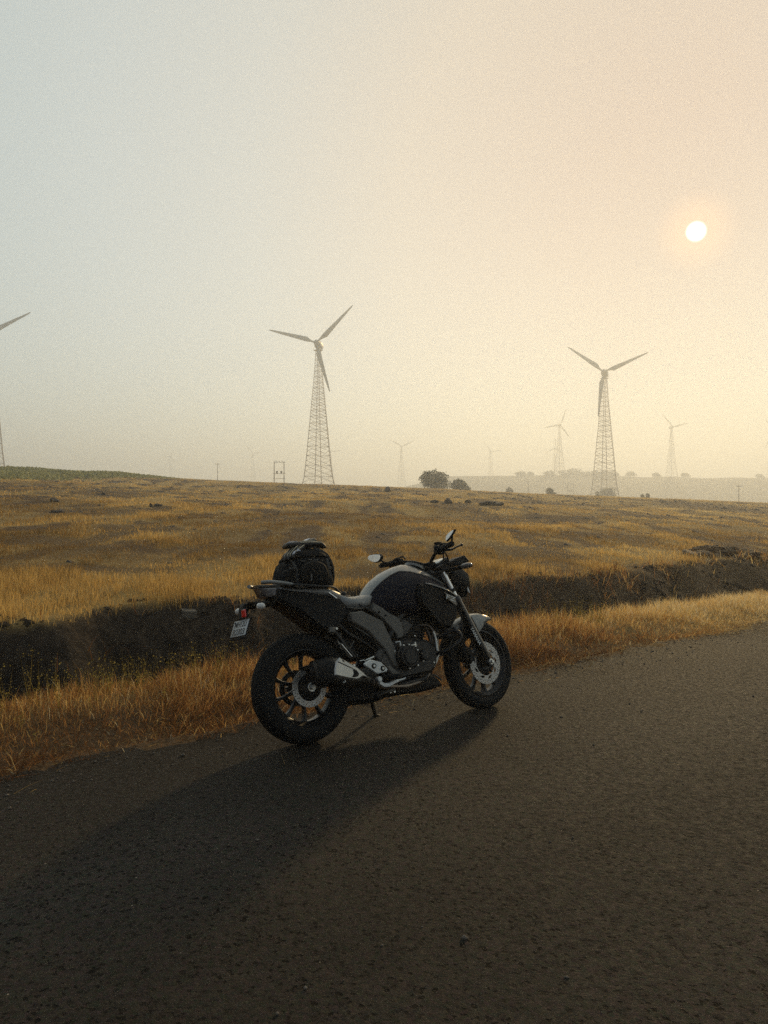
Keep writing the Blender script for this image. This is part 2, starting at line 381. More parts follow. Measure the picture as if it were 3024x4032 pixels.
t.links.new(hm3.outputs[0], bb.inputs['Height']); t.links.new(bb.outputs[0], p.inputs['Normal'])
def road_z(X, Y, S, T):
    T2 = T
    return .004-.006*np.clip(-T2, 0, 3)+.012*(fbm(X*1.3, Y*1.3, 3, 301)-.5)*sst(0, -.6, T2) - .07*sst(-.02, .05, T2)
def road_xy():
    s = axis([(-30, -7, 2, .3), (-7, 14, .1, .12), (14, 60, .3, 1.5), (60, 400, 4, 20)]); tt = np.concatenate([-axis([(0.12, 1, .1, .1), (1, 6.7, .4, .6)])[::-1], [-.05, -.02, .01, .05]])
    S, T = np.meshgrid(s, tt, indexing='ij'); Tt = T+edge_wob(S)*sst(-1.0, -.1, T)+.09*(vnoise(S*13, S*0, 311)-.5)*sst(-.4, -.1, T)
    X = RO[0]+S*RS[0]+Tt*RT[0]; Y = RO[1]+S*RS[1]+Tt*RT[1]
    n, m = S.shape; I = np.arange(n*m).reshape(n, m)
    F = np.stack([I[:-1, :-1], I[1:, :-1], I[1:, 1:], I[:-1, 1:]], -1).reshape(-1, 4)
    return np_mesh('road', np.stack([X, Y, road_z(X, Y, S, T)], -1).reshape(-1, 3), [F], m_road, {'edge': (sst(-1.5, .1, T)*sst(.30, .75, fbm(X*1.6, Y*1.6, 5, 321)+.30*sst(-.6, .1, T))).ravel(), 'track': (np.exp(-((T+1.75+.2*np.sin(S*.3))/.42)**2)+np.exp(-((T+3.35)/.45)**2)+np.exp(-((T+5.1)/.45)**2)).ravel()}, smooth=True)
road = tag(road_xy(), 'worn brown-grey asphalt road with crumbling edge', 'road', kind='structure')

# ------------------------------------------------------------------ grass
def grass_mat(name, stops, trans=.45, rough=.8):
    m, t, o = new_mat(name)
    f = attr(t, 'tint'); r = ramp(t, stops, f)
    d = N(t, 'ShaderNodeBsdfDiffuse'); tr = N(t, 'ShaderNodeBsdfTranslucent'); mx = N(t, 'ShaderNodeMixShader'); mx.inputs[0].default_value = trans
    t.links.new(r.outputs[0], d.inputs[0]); t.links.new(r.outputs[0], tr.inputs[0])
    t.links.new(d.outputs[0], mx.inputs[1]); t.links.new(tr.outputs[0], mx.inputs[2]); t.links.new(mx.outputs[0], o.inputs[0]); return m
m_field = grass_mat('field_grass', [(0, (.22, .135, .048)), (.35, (.52, .33, .108)), (.7, (.72, .485, .165)), (1, (.82, .62, .27))], trans=.62)
m_verge = grass_mat('verge_grass', [(0, (.085, .042, .020)), (.22, (.20, .088, .034)), (.45, (.44, .215, .072)), (.7, (.76, .50, .17)), (.88, (.80, .60, .25)), (1, (.84, .72, .46))], trans=.68)
m_weed = grass_mat('weed_leaf', [(0, (.15, .11, .028)), (.5, (.33, .25, .06)), (1, (.56, .45, .12))])
def blades(name, x, y, z, h, w, lean, tint, mat, flat=None):
    n = len(x); az = rng.uniform(0, 2*PI, n); fa = rng.uniform(0, 2*PI, n)
    dx, dy = np.cos(az)*lean, np.sin(az)*lean; wx, wy = np.cos(fa)*w/2, np.sin(fa)*w/2
    hz = h*np.sqrt(np.clip(1-lean**2, .01, 1)); L = h
    V = np.zeros((n, 5, 3), np.float32)
    V[:, 0] = np.stack([x-wx, y-wy, z], -1); V[:, 1] = np.stack([x+wx, y+wy, z], -1)
    mx, my, mz = x+dx*L*.45, y+dy*L*.45, z+hz*.58
    V[:, 2] = np.stack([mx-wx*.75, my-wy*.75, mz], -1); V[:, 3] = np.stack([mx+wx*.75, my+wy*.75, mz], -1)
    V[:, 4] = np.stack([x+dx*L*1.15, y+dy*L*1.15, z+hz], -1)
    b = np.arange(n)[:, None]*5
    return np_mesh(name, V.reshape(-1, 3), [b+np.array([0, 1, 3, 2]), b+np.array([2, 3, 4])], mat, {'tint': np.repeat(tint, 5)})
def wedge(n, y0, y1, u=.76):
    y = np.sqrt(rng.uniform(y0*y0, y1*y1, n)); return rng.uniform(-u, u, n)*y, y
def field_grass():
    P = []
    for y0, y1, n, w, h0, h1 in ((5.5, 10, 125000, .0060, .05, .205), (10, 16, 120000, .0090, .045, .165), (16, 30, 120000, .016, .045, .15), (30, 58, 90000, .030, .045, .14), (58, 112, 80000, .055, .045, .14)):
        x, y = wedge(n, y0, y1); s, t = st_of(x, y); tw = t-edge_wob(s)*(np.abs(t) < 8)-lip_wob(s)
        bm_ = bare(x, y); cl = fbm(x*1.6, y*.55, 4, 401); cl2 = fbm(x*.55, y*.18, 4, 411)
        keep = (tw > 3.62+.2*rng.random(n)) & (rng.random(n) > .55*bm_) & (rng.random(n) < .42+.9*sst(.36, .62, cl))
        x, y, cl, cl2, bm_ = (q[keep] for q in (x, y, cl, cl2, bm_)); k = len(x)
        h = (h0+(h1-h0)*rng.random(k)**1.4)*(.62+.6*sst(.3, .7, cl))*(1-.55*bm_)
        ti = np.clip(.10+.42*sst(.32, .68, cl2)+rng.normal(0, .17, k)-.25*bm_+.04*(1-sst(9, 16, y))+.22*sst(-.05, .35, x/y)+.28*sst(20, 55, y)-.28*sst(.50, .66, fbm(x*.38, y*.13, 5, 431)), 0, 1)  # rise towards the right puts warm flare glow into the grass colour
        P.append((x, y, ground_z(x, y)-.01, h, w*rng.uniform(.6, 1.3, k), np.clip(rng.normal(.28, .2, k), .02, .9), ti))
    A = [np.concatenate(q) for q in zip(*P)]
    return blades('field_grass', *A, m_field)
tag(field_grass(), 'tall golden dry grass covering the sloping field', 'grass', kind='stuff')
def verge_grass():
    P = []
    for s0, s1, n, w in ((-7.5, 1, 95000, .0031), (1, 8, 44000, .0044), (8, 20, 20000, .009), (20, 60, 16000, .020)):
        s = rng.uniform(s0, s1, n); tn = rng.uniform(-.12, 1.75, n)
        cl = fbm(s*1.6, tn*1.6, 3, 501); cl2 = fbm(s*.7, tn*.9, 3, 511); cl3 = fbm(s*4.5, tn*4.5, 2, 521)
        tt = tn+edge_wob(s); x = RO[0]+s*RS[0]+tt*RT[0]; y = RO[1]+s*RS[1]+tt*RT[1]
        keep = (rng.random(n) < .30+.8*sst(-.1, .4, tn+.35*(cl-.5))) & (rng.random(n) < .60+.6*sst(.36, .6, cl)) & (rng.random(n) < 1-.9*sst(1.30, 1.7, tn))
        s, tn, x, y, cl, cl2, cl3 = (q[keep] for q in (s, tn, x, y, cl, cl2, cl3)); k = len(s)
        up = sst(.12, 1.0, tn+.35*(cl3-.5))
        h = (.05+.155*up*rng.random(k)**.9)*(.55+.9*sst(.3, .7, cl))+.03*rng.random(k)+.10*(rng.random(k) < .02); h = h*(.92-.24*sst(1, 5, s))
        lean = np.clip(rng.normal(.90-.45*up, .25, k), .05, .985)
        ti = np.clip(-.06+.46*cl2+.22*up+.10*sst(0, 3, s)+rng.normal(0, .17, k)+(.42*sst(1.0, 4.5, s)+.18*sst(5, 12, s)) + .5*(rng.random(k) < .05), 0, 1)  # golden rise along the road to the right is flare glow painted into the blades
        P.append((x, y, ground_z(x, y)-.005+.012*(lean > .9), h, w*rng.uniform(.6, 1.4, k), lean, ti))
    A = [np.concatenate(q) for q in zip(*P)]
    return blades('verge_grass', *A, m_verge)
tag(verge_grass(), 'reddish dry grass along the edge of the asphalt', 'grass', kind='stuff')
def straw_litter():
    n = 15000; s = np.concatenate([rng.uniform(-7, 9, n*2//3), rng.uniform(9, 40, n-n*2//3)]); tn = rng.normal(.10, .17, n)-.45*rng.random(n)*(rng.random(n) < .35)
    cl = fbm(s*.8, s*0, 3, 555); k = rng.random(n) < (.12+1.2*sst(.42, .62, cl))*(1-.6*sst(.05, -.2, tn)); s, tn = s[k], tn[k]; n = len(s)
    tt = tn+edge_wob(s); x = RO[0]+s*RS[0]+tt*RT[0]; y = RO[1]+s*RS[1]+tt*RT[1]
    return blades('straw_litter', x, y, np.maximum(ground_z(x, y), road_z(x, y, s, tn))+.008+.01*rng.random(n), rng.uniform(.03, .15, n), rng.uniform(.004, .008, n)*(1+.08*np.clip(s-5, 0, 40)), np.full(n, .985), np.clip(rng.normal(.6, .28, n), 0, 1), m_verge)
tag(straw_litter(), 'loose pale straw lying along the crumbled asphalt edge', 'straw', kind='stuff')
def bank_grass():
    n = 15000; s = np.concatenate([rng.uniform(-8, 3, n//4), rng.uniform(2, 26, n-n//4)]); tw = rng.uniform(2.7, 3.9, n)
    k = rng.random(n) < sst(.42, .66, fbm(s*1.6, tw*2.2, 3, 601))*(.4+.6*sst(1, 5, s)); s, tw = s[k], tw[k]; n = len(s)
    tt = tw+lip_wob(s)+edge_wob(s); x = RO[0]+s*RS[0]+tt*RT[0]; y = RO[1]+s*RS[1]+tt*RT[1]
    return blades('bank_grass', x, y, ground_z(x, y), rng.uniform(.06, .26, n), rng.uniform(.004, .009, n)*(1+.05*np.clip(s, 0, 30)), rng.uniform(.2, .9, n), np.clip(rng.normal(.2, .2, n)+.38*sst(3, 11, s), 0, 1), m_verge)
tag(bank_grass(), 'sparse dry tufts clinging to the dark ditch bank', 'grass', kind='stuff')
def weeds():
    V = []; F = []; F2 = []; ti = []
    for _ in range(620):
        s = rng.choice([rng.uniform(-7, -1.2), rng.uniform(-7, -2), rng.uniform(.3, 4.5), rng.uniform(4, 14)]); tn = rng.normal(1.22, .17)
        if s < -3.5 and rng.random() < .25: tn = rng.uniform(.4, 1.2)
        if fbm(np.array([s*.9]), np.array([3.0]), 3, 701)[0] < .42+.08*rng.random(): continue
        tt = tn+float(edge_wob(np.array([s]))[0]); x = RO[0]+s*RS[0]+tt*RT[0]; y = RO[1]+s*RS[1]+tt*RT[1]; z = gz(x, y)
        h = rng.uniform(.12, .40); q0 = rng.uniform(.1, .6)
        for b in range(rng.integers(1, 4)):
            a = rng.uniform(0, 2*PI); l = rng.uniform(.05, .35)*h; hb = h*rng.uniform(.7, 1); w = .0016+.0004*max(s, 0)
            k = len(V); V += [(x-w, y, z), (x+w, y, z), (x+l*math.cos(a), y+l*math.sin(a), z+hb)]; F2.append((k, k+1, k+2)); ti += [.25]*3
            for _ in range(rng.integers(5, 12)):
                f = rng.uniform(.35, 1.0); c = np.array([x+l*math.cos(a)*f, y+l*math.sin(a)*f, z+hb*f])+rng.normal(0, .014, 3)
                r = rng.uniform(.003, .0085); u = rng.normal(0, 1, 3); u /= np.linalg.norm(u); v = np.cross(u, rng.normal(0, 1, 3)); v /= np.linalg.norm(v)
                k = len(V); V += [tuple(c-u*r), tuple(c+v*r*.7), tuple(c+u*r), tuple(c-v*r*.7)]; F.append((k, k+1, k+2, k+3)); ti += [float(np.clip(q0+rng.normal(.1, .2), 0, 1))]*4
    return np_mesh('roadside_weeds', np.array(V), [np.array(F), np.array(F2)], m_weed, {'tint': np.array(ti)})
tag(weeds(), 'thin yellow-green weeds growing along the ditch edge', 'weeds', kind='stuff')
def gravel():
    V = []; F = []; n = 2900
    s = np.concatenate([rng.uniform(-6, 12, 2200), rng.uniform(-4, 22, 700)]); tn = np.concatenate([rng.normal(-.12, .20, 2200), -6*rng.random(700)**1.6])
    for i in range(n):
        tt = tn[i]+float(edge_wob(s[i:i+1])[0])*(1 if tn[i] > -.6 else 0); x = RO[0]+s[i]*RS[0]+tt*RT[0]; y = RO[1]+s[i]*RS[1]+tt*RT[1]
        if tn[i] < -.7 and abs(x) < .35 and y < 1.2: continue
        z = max(gz(x, y), float(road_z(np.array([x]), np.array([y]), s[i:i+1], tn[i:i+1])[0])); r = abs(rng.normal(0, .004))+.0025
        k = len(V); q = rng.uniform(.6, 1.3, (6, 3))*r
        for j, d in enumerate(((1, 0, .3), (0, 1, .3), (-1, 0, .3), (0, -1, .3), (0, 0, 1), (0, 0, -.4))): V.append((x+d[0]*q[j, 0], y+d[1]*q[j, 1], z+d[2]*q[j, 2]))
        F += [(k, k+1, k+4), (k+1, k+2, k+4), (k+2, k+3, k+4), (k+3, k, k+4), (k+1, k, k+5), (k+2, k+1, k+5), (k+3, k+2, k+5), (k, k+3, k+5)]
    return np_mesh('gravel', np.array(V), [np.array(F)], pbr('gravel_stone', (.13, .105, .08), .85, vscale=40, var=.6))
tag(gravel(), 'small loose stones scattered over the road surface and its edge', 'gravel', kind='stuff')

# ------------------------------------------------------------------ rocks and the earth mound
m_rock = pbr('field_rock', (.055, .040, .028), .9, var=.5, vscale=5, bump=.6, bscale=30)
m_block = pbr('cut_stone', (.11, .093, .07), .9, var=.35, vscale=9, bump=.5, bscale=60)
def boulder(name, x, y, r, seed, mat, sink=.25, amp=.35, n=3, fine=0):
    bm = bmesh.new(); bmesh.ops.create_icosphere(bm, subdivisions=n, radius=1)
    for v in bm.verts:
        d = v.co.normalized(); f = 1
        for o_, a_ in ((1.3, amp), (3.1, amp*.5), (7.3, amp*.22)):
            q = d*o_; f += a_*2*(float(vnoise(np.array([q.x*1.0+q.z*.7+seed]), np.array([q.y+q.z*.9+seed*3.3]), seed)[0])-.5)
        for o_, a_ in ((13.0, fine), (27.0, fine*.6)): f += a_*2*(float(vnoise(np.array([d.x*o_+d.z*o_*.7+seed]), np.array([d.y*o_+d.z*o_*.9]), seed+5)[0])-.5)
        v.co = Vector((d.x*r[0], d.y*r[1], d.z*r[2]))*f
    me = bpy.data.meshes.new(name); bm.to_mesh(me); bm.free(); me.polygons.foreach_set('use_smooth', [True]*len(me.polygons)); me.set_sharp_from_angle(angle=rad(32))
    o = bpy.data.objects.new(name, me); COL.objects.link(o); me.materials.append(mat); o.location = (x, y, gz(x, y)+r[2]*(1-2*sink)*.5); o.rotation_euler.z = seed*1.7
    return o
def field_stones():
    n = 16000; x, y = wedge(n, 9, 85); s, t = st_of(x, y); bm_ = bare(x, y)
    k = (t > 4.6) & (rng.random(n) < sst(.25, .8, bm_)*(.25+.75*sst(.42, .6, fbm(x*2.6, y*1.0, 3, 871)))); x, y = x[k], y[k]; n = len(x)
    r = (.018+.05*rng.random(n)**3)*(.6+.035*y); D = np.array([(1, 0, 0), (.31, .95, 0), (-.81, .59, 0), (-.81, -.59, 0), (.31, -.95, 0), (.3, .3, .8), (-.4, 0, .9)])
    V = D[None]*rng.uniform(.6, 1.3, (n, 7, 1))*r[:, None, None]*np.array([1.5, .9, .62])+np.stack([x, y, ground_z(x, y)-.005], -1)[:, None]
    F = np.array([(0, 1, 5), (1, 2, 6), (1, 6, 5), (2, 3, 6), (3, 4, 6), (4, 0, 5), (4, 5, 6)])
    return np_mesh('field_stones', V.reshape(-1, 3), [(np.arange(n)[:, None, None]*7+F[None]).reshape(-1, 3)], m_rock)
tag(field_stones(), 'small dark stones strewn over the bare patches of the field', 'stones', kind='stuff')
def ditch_clods():
    n = 14000; s = rng.uniform(-9, 30, n); tw = rng.uniform(1.9, 4.0, n); k = rng.random(n) < sst(.40, .62, fbm(s*1.9, tw*2.4, 4, 881)); s, tw = s[k], tw[k]; n = len(s)
    tt = tw+lip_wob(s)+edge_wob(s); x = RO[0]+s*RS[0]+tt*RT[0]; y = RO[1]+s*RS[1]+tt*RT[1]
    r = (.010+.050*rng.random(n)**3)*(1+.02*np.clip(s, 0, 30)); D = np.array([(1, 0, 0), (.31, .95, 0), (-.81, .59, 0), (-.81, -.59, 0), (.31, -.95, 0), (.3, .3, .8), (-.4, 0, .9)])
    V = D[None]*rng.uniform(.6, 1.3, (n, 7, 1))*r[:, None, None]*np.array([1.3, .9, .8])+np.stack([x, y, ground_z(x, y)-.005], -1)[:, None]
    F = np.array([(0, 1, 5), (1, 2, 6), (1, 6, 5), (2, 3, 6), (3, 4, 6), (4, 0, 5), (4, 5, 6)])
    return np_mesh('earth_clods', V.reshape(-1, 3), [(np.arange(n)[:, None, None]*7+F[None]).reshape(-1, 3)], pbr('clod_earth', (.034, .024, .015), .95, var=.7, vscale=3, spec=.1))
tag(ditch_clods(), 'crumbled lumps of earth on the ditch bank', 'clods', kind='stuff')
ROCKS = [(-12.04, 28.12, .25, .09, 'flat dark rock in the grass, leftmost of the rocks in the field'), (-9.7, 22.77, .20, .06, 'low flat dark rock lying just in front of the leftmost rock'),
         (-13.47, 36.93, .13, .12, 'small round rock standing alone near the skyline on the left'), (-8.17, 27.83, .15, .09, 'larger of two small rocks lying side by side in the left field'),
         (-8.35, 27.5, .09, .09, 'smaller of two small rocks lying side by side in the left field'), (0.34, 75.04, .42, .34, 'upright brown rock near the skyline left of the round bushes'),
         (3.06, 46.54, .26, .13, 'low rock at the left end of the rock row below the bushes'), (3.9, 46.4, .36, .22, 'tall dark boulder in the rock row below the bushes'),
         (5.56, 51.02, .22, .20, 'small dark rock standing alone right of the tall boulder'), (6.4, 45.64, .95, .22, 'long flat rock slab at the right end of the rock row')]
for i, (x, y, r, h, lab) in enumerate(ROCKS):
    tag(boulder('rock', x, y, (r, r*.7, h), i+3, m_rock), lab, 'rock', 'dark rocks lying in the field')
g = G().prism([(-.085, -.05), (.085, -.05), (.08, .036), (-.075, .042)], -.06, .06, .008)
bl = g.obj('stone_block', m_block); bl.location = (-2.13, 8.36, gz(-2.13, 8.36)+.015); bl.rotation_euler = (.1, .06, .5)
tag(bl, 'squared grey stone block lying on the lip of the ditch', 'stone block')
m_mound = pbr('mound_earth', (.22, .145, .078), .95, var=.6, vscale=9, bump=.9, bscale=22)
for x, y, r, s_, lab in ((6.95, 17.0, (.38, .30, .13), 21, 'low brown earth mound on the ditch lip, at the left end of the heaped soil'), (7.5, 17.5, (.50, .38, .20), 22, 'tallest brown earth mound on the ditch lip, in the middle of the heap'),
                         (8.05, 17.3, (.36, .30, .14), 23, 'small brown earth mound at the right end of the heaped soil')):
    tag(boulder('earth_mound', x, y, r, s_, m_mound, sink=.40, amp=.40, n=5, fine=.10), lab, 'earth mound', 'heaps of dug soil on the ditch lip')

# ------------------------------------------------------------------ bushes, trees and the green strip on the skyline
m_leaf = grass_mat('dark_leaf', [(0, (.030, .034, .013)), (.5, (.055, .060, .022)), (1, (.095, .092, .035))], trans=.25)
m_shrub = grass_mat('green_shrub', [(0, (.17, .18, .08)), (.5, (.27, .28, .13)), (1, (.40, .38, .18))], trans=.6)
m_bark = pbr('bark', (.08, .06, .045), .9, var=.4, vscale=12)
def leaf_cloud(lobes, n, size):
    """leaf-sized faces spread through the volume of uneven lobes: [(cx, cy, cz, rx, ry, rz)]"""
    L = np.array(lobes); vol = L[:, 3]*L[:, 4]*L[:, 5]; pick = rng.choice(len(L), n, p=vol/vol.sum()); l = L[pick]
    d = rng.normal(0, 1, (n, 3)); d /= np.linalg.norm(d, axis=1)[:, None]; rr = rng.random(n)**.33
    rr = rr*(1+.35*(vnoise(d[:, 0]*3+pick*7.1, d[:, 1]*3+d[:, 2]*2.3, 801)-.5))
    c = l[:, :3]+d*rr[:, None]*l[:, 3:]
    u = rng.normal(0, 1, (n, 3)); u /= np.linalg.norm(u, axis=1)[:, None]; v = np.cross(u, rng.normal(0, 1, (n, 3))); v /= np.linalg.norm(v, axis=1)[:, None]
    s = (size*rng.uniform(.5, 1.3, n))[:, None]
    V = np.stack([c-u*s, c+v*s*.6, c+u*s, c-v*s*.6], 1).reshape(-1, 3); b = np.arange(n)[:, None]*4
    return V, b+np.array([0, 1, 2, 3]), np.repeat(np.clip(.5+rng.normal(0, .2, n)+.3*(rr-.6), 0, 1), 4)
def bush(name, x, y, w, h, nl, n, size, label, cat, group, seed=0, trunk=.25, sink=.0):
    r = np.random.default_rng(900+seed); root = empty(name, (x, y, gz(x, y)-sink)); w *= 1.22
    lob = [(0, 0, h*.52, w*.34, w*.32, h*.44), (w*.1, 0, h*.25, w*.42, w*.36, h*.25)]
    for i in range(nl):
        a = r.uniform(0, 2*PI); q = r.uniform(.12, .32)*w; zz = r.uniform(.22, .80)*h; rr = r.uniform(.13, .25)*w
        lob.append((q*math.cos(a), q*math.sin(a)*.7, zz, rr, rr, min(rr*.8, h*.3, max(.1, h-zz))))
    V, F, ti = leaf_cloud(lob, n, size); V = V[:, :]; V[:, 2] = np.maximum(V[:, 2], .05)
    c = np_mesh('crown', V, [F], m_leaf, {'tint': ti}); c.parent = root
    g = G(); th = h*trunk
    g.tube([(0, 0, -.3), (.02*w, 0, th), (.01*w, .02*w, h*.6)], [.045*w, .035*w, .012*w], 8)
    for i in range(5):
        a = r.uniform(0, 2*PI); g.tube([(.02*w, 0, th*.9), (.18*w*math.cos(a), .18*w*math.sin(a), h*.5), (.3*w*math.cos(a), .3*w*math.sin(a), h*.72)], [.02*w, .013*w, .004*w], 6)
    g.obj('trunk', m_bark, root)
    return tag(root, label, cat, group)
GB = 'bushes along the crest of the field'
def at(px, D): return (px-829.5)/1661*D
bush('bush', at(938, 150), 150, 6.0, 4.3, 9, 5200, .17, 'large round dark bush on the skyline, bigger of the pair', 'bush', GB, 1)
bush('bush', at(991, 152), 152, 3.7, 2.7, 6, 2600, .16, 'smaller round bush close to the right of the largest bush', 'bush', GB, 2)
bush('bush', at(1100, 240), 240, 2.6, 3.0, 5, 1000, .2, 'pale hazy bush standing alone beyond the crest of the field', 'bush', GB, 3)
bush('bush', at(1310, 285), 285, 6.2, 5.0, 7, 2600, .24, 'round bush at the foot of the second lattice wind turbine', 'bush', GB, 4)
bush('bush', at(1188, 190), 190, 2.4, 2.1, 5, 700, .18, 'low hazy bush left of the pole frame beyond the crest', 'bush', GB, 5)
bush('bush', at(1290, 230), 230, 1.6, 2.6, 4, 500, .18, 'small bush left beside the round bush under the wind turbine', 'bush', GB, 6)
bush('bush', at(1399, 180), 180, 1.3, 1.7, 4, 400, .16, 'small low bush on the crest right of the second wind turbine', 'bush', GB, 7)
bush('bush', at(1388, 178), 178, .9, 1.5, 4, 300, .16, 'tiny low bush on the crest beside the small low one', 'bush', GB, 8)
TR = [(1124, 700, 9, 7, 'round tree at the left end of the far plateau trees'), (1145, 720, 5, 5, 'small tree on the far plateau left of the distant wind turbine pair'), (1186, 690, 10, 9, 'tall tree on the far plateau behind the distant wind turbine pair'),
      (1222, 700, 12, 9, 'broad tree on the far plateau right of the distant wind turbine pair'), (1240, 705, 13, 11, 'tallest tree in the middle of the far plateau trees'), (1262, 700, 11, 8, 'round tree just left of the second lattice tower, on the far plateau'),
      (1283, 705, 9, 8, 'tree seen through the left legs of the second lattice tower'), (1304, 700, 12, 9, 'tree seen in the middle of the second lattice tower'), (1325, 705, 8, 8, 'tree on the far plateau touching the right leg of the second lattice tower'),
      (1362, 720, 7, 7, 'lone tree on the far plateau between the second lattice tower and the hazy turbine'), (1418, 715, 6, 6, 'small tree on the far plateau just left of the hazy single turbine'), (1480, 720, 7, 6, 'tree on the far plateau just right of the hazy single turbine'),
      (1640, 740, 6, 6, 'lone tree on the far plateau near the right edge of view')]
for i, (px, D, w, h, lab) in enumerate(TR):
    bush('tree', at(px, D), D, w*1.3, h*.68, 7, 700, .6, lab, 'tree', 'trees on the far hazy plateau', 20+i, .35)
def green_strip():
    n = 60000; u = rng.uniform(-.78, -.235, n); y = np.sqrt(rng.uniform(44**2, 112**2, n)); x = u*y
    near = 48+np.clip((u+.5)/.24, -.4, 1)*50+9*(fbm(u*40, u*0+2, 3, 861)-.5)
    top = .50*sst(-.235, -.36, u)*(.35+1.1*fbm(x*.35, y*.10, 4, 851))*sst(0, 8, y-near)
    k = (y > near) & (rng.random(n) < np.clip(top*2.2+.1, 0, 1)); x, y, top = x[k], y[k], top[k]; n = len(x)
    z = ground_z(x, y)+top*rng.random(n)**.8
    c = np.stack([x, y, z], -1); s = (.14*rng.uniform(.5, 1.4, n))[:, None]
    a = rng.normal(0, 1, (n, 3)); a /= np.linalg.norm(a, axis=1)[:, None]; v = np.cross(a, rng.normal(0, 1, (n, 3))); v /= np.linalg.norm(v, axis=1)[:, None]
    V = np.stack([c-a*s, c+v*s*.6, c+a*s, c-v*s*.6], 1).reshape(-1, 3); b = np.arange(n)[:, None]*4
    return np_mesh('shrubbery', V, [b+np.array([0, 1, 2, 3])], m_shrub, {'tint': np.repeat(np.clip(rng.normal(.5, .22, n), 0, 1), 4)})
tag(green_strip(), 'low green shrubs covering the crest of the field on the left', 'shrubs', kind='stuff')

# ------------------------------------------------------------------ wind turbines
m_steel = pbr('galvanised_lattice', (.60, .50, .38), .6, .0, var=.3, vscale=.3)
m_blade = pbr('blade_paint', (.52, .52, .46), .45, var=.12, vscale=.4)
m_nac = pbr('nacelle_paint', (.44, .42, .37), .5, var=.15, vscale=.6)
def lattice():
    g = G(); H = 47.6; K = [(0, 6.1), (4, 5.0), (9, 4.35), (17, 3.55), (28, 2.5), (40, 1.35), (47.6, .85)]
    def hw(z): return float(np.interp(z, [k[0] for k in K], [k[1] for k in K]))/math.sqrt(2)
    zs = [0]; n = 27
    while zs[-1] < H-.6: zs.append(zs[-1]+max(.95, hw(zs[-1])*.55))
    zs[-1] = H
    c4 = [(1, 1), (-1, 1), (-1, -1), (1, -1)]
    for a, b in c4:                                          # legs
        g.tube([(a*hw(z), b*hw(z), z) for z in np.linspace(0, H, 24)] if False else [(a*hw(z), b*hw(z), z) for z, _ in K], [.15, .15, .14, .13, .11, .09, .08], 6)
    for i in range(len(zs)-1):
        z0, z1 = zs[i], zs[i+1]
        for q in range(4):
            a, b = c4[q], c4[(q+1) % 4]
            A0, B0 = (a[0]*hw(z0), a[1]*hw(z0), z0), (b[0]*hw(z0), b[1]*hw(z0), z0)
            A1, B1 = (a[0]*hw(z1), a[1]*hw(z1), z1), (b[0]*hw(z1), b[1]*hw(z1), z1)
            g.tube([A0, B1], .045, 4); g.tube([B0, A1], .045, 4)
            if i % 2 == 0: g.tube([A0, B0], .05, 4)
    w = hw(30)                                               # ladder and cable run on the near leg
    for dx in (-.22, .22): g.tube([(hw(z)+dx*.7, -hw(z)-dx*.7, z) for z, _ in K], .05, 4)
    g.box((0, 0, H+.1), (2.3, 2.3, .2)); 
    for a, b in c4: g.tube([(a*1.1, b*1.1, H+.1), (a*1.1, b*1.1, H+1.1)], .05, 4)
    return g
def blade_shape(R=17.6):
    g = G(); rings = []
    for f, ch, th, off, tw in ((.02, .55, .55, 0, 0), (.09, .62, .52, 0, 0), (.15, 1.05, .42, .12, 14), (.22, 1.75, .36, .34, 13), (.32, 1.62, .28, .30, 9), (.5, 1.28, .2, .22, 5), (.7, .95, .13, .14, 2), (.88, .62, .08, .08, 0), (.97, .40, .05, .05, -1), (1, .10, .02, .0, -1)):
        c, s_ = math.cos(rad(tw)), math.sin(rad(tw))
        rings.append([((off+ch/2*math.cos(a))*c-th/2*math.sin(a)*s_, (off+ch/2*math.cos(a))*s_+th/2*math.sin(a)*c, R*f) for a in np.linspace(0, 2*PI, 14, endpoint=False)])
    return g.loft(rings)
def make_turbine():
    root = empty('wind_turbine')
    lattice().obj('lattice_tower', m_steel, root, 20)
    g = G(); rings = []
    for y, w, h in ((-1.55, .5, .55), (-1.4, 1.0, 1.05), (-.6, 1.2, 1.2), (1.6, 1.2, 1.2), (3.2, 1.0, 1.0), (3.5, .6, .6)):
        rings.append([(w*math.copysign(abs(math.cos(a))**.6, math.cos(a)), y, 49.6+h*math.copysign(abs(math.sin(a))**.6, math.sin(a))) for a in np.linspace(0, 2*PI, 20, endpoint=False)])
    g.loft(rings); g.cyl((0, 0, 47.7), (0, 0, 48.6), .75, n=16); g.tube([(.3, 2.4, 50.7), (.3, 2.4, 52.0)], .04, 5)
    g.obj('nacelle', m_nac, root)
    h = G().ell((0, 0, 0), (1.0, 1.05, 1.0), 20, 12); hub = h.obj('rotor_hub', m_nac, root); hub.location = (0, -2.25, 49.9)
    b0 = None
    for k in range(3):
        if b0 is None: b = b0 = blade_shape().obj('blade', m_blade, root, 50)
        else: b = b0.copy(); COL.objects.link(b); b.parent = root
        b.location = (0, -2.25, 49.9)
    return root
def dup(root):
    r = root.copy(); COL.objects.link(r)
    for c in root.children: d = c.copy(); COL.objects.link(d); d.parent = r
    return r
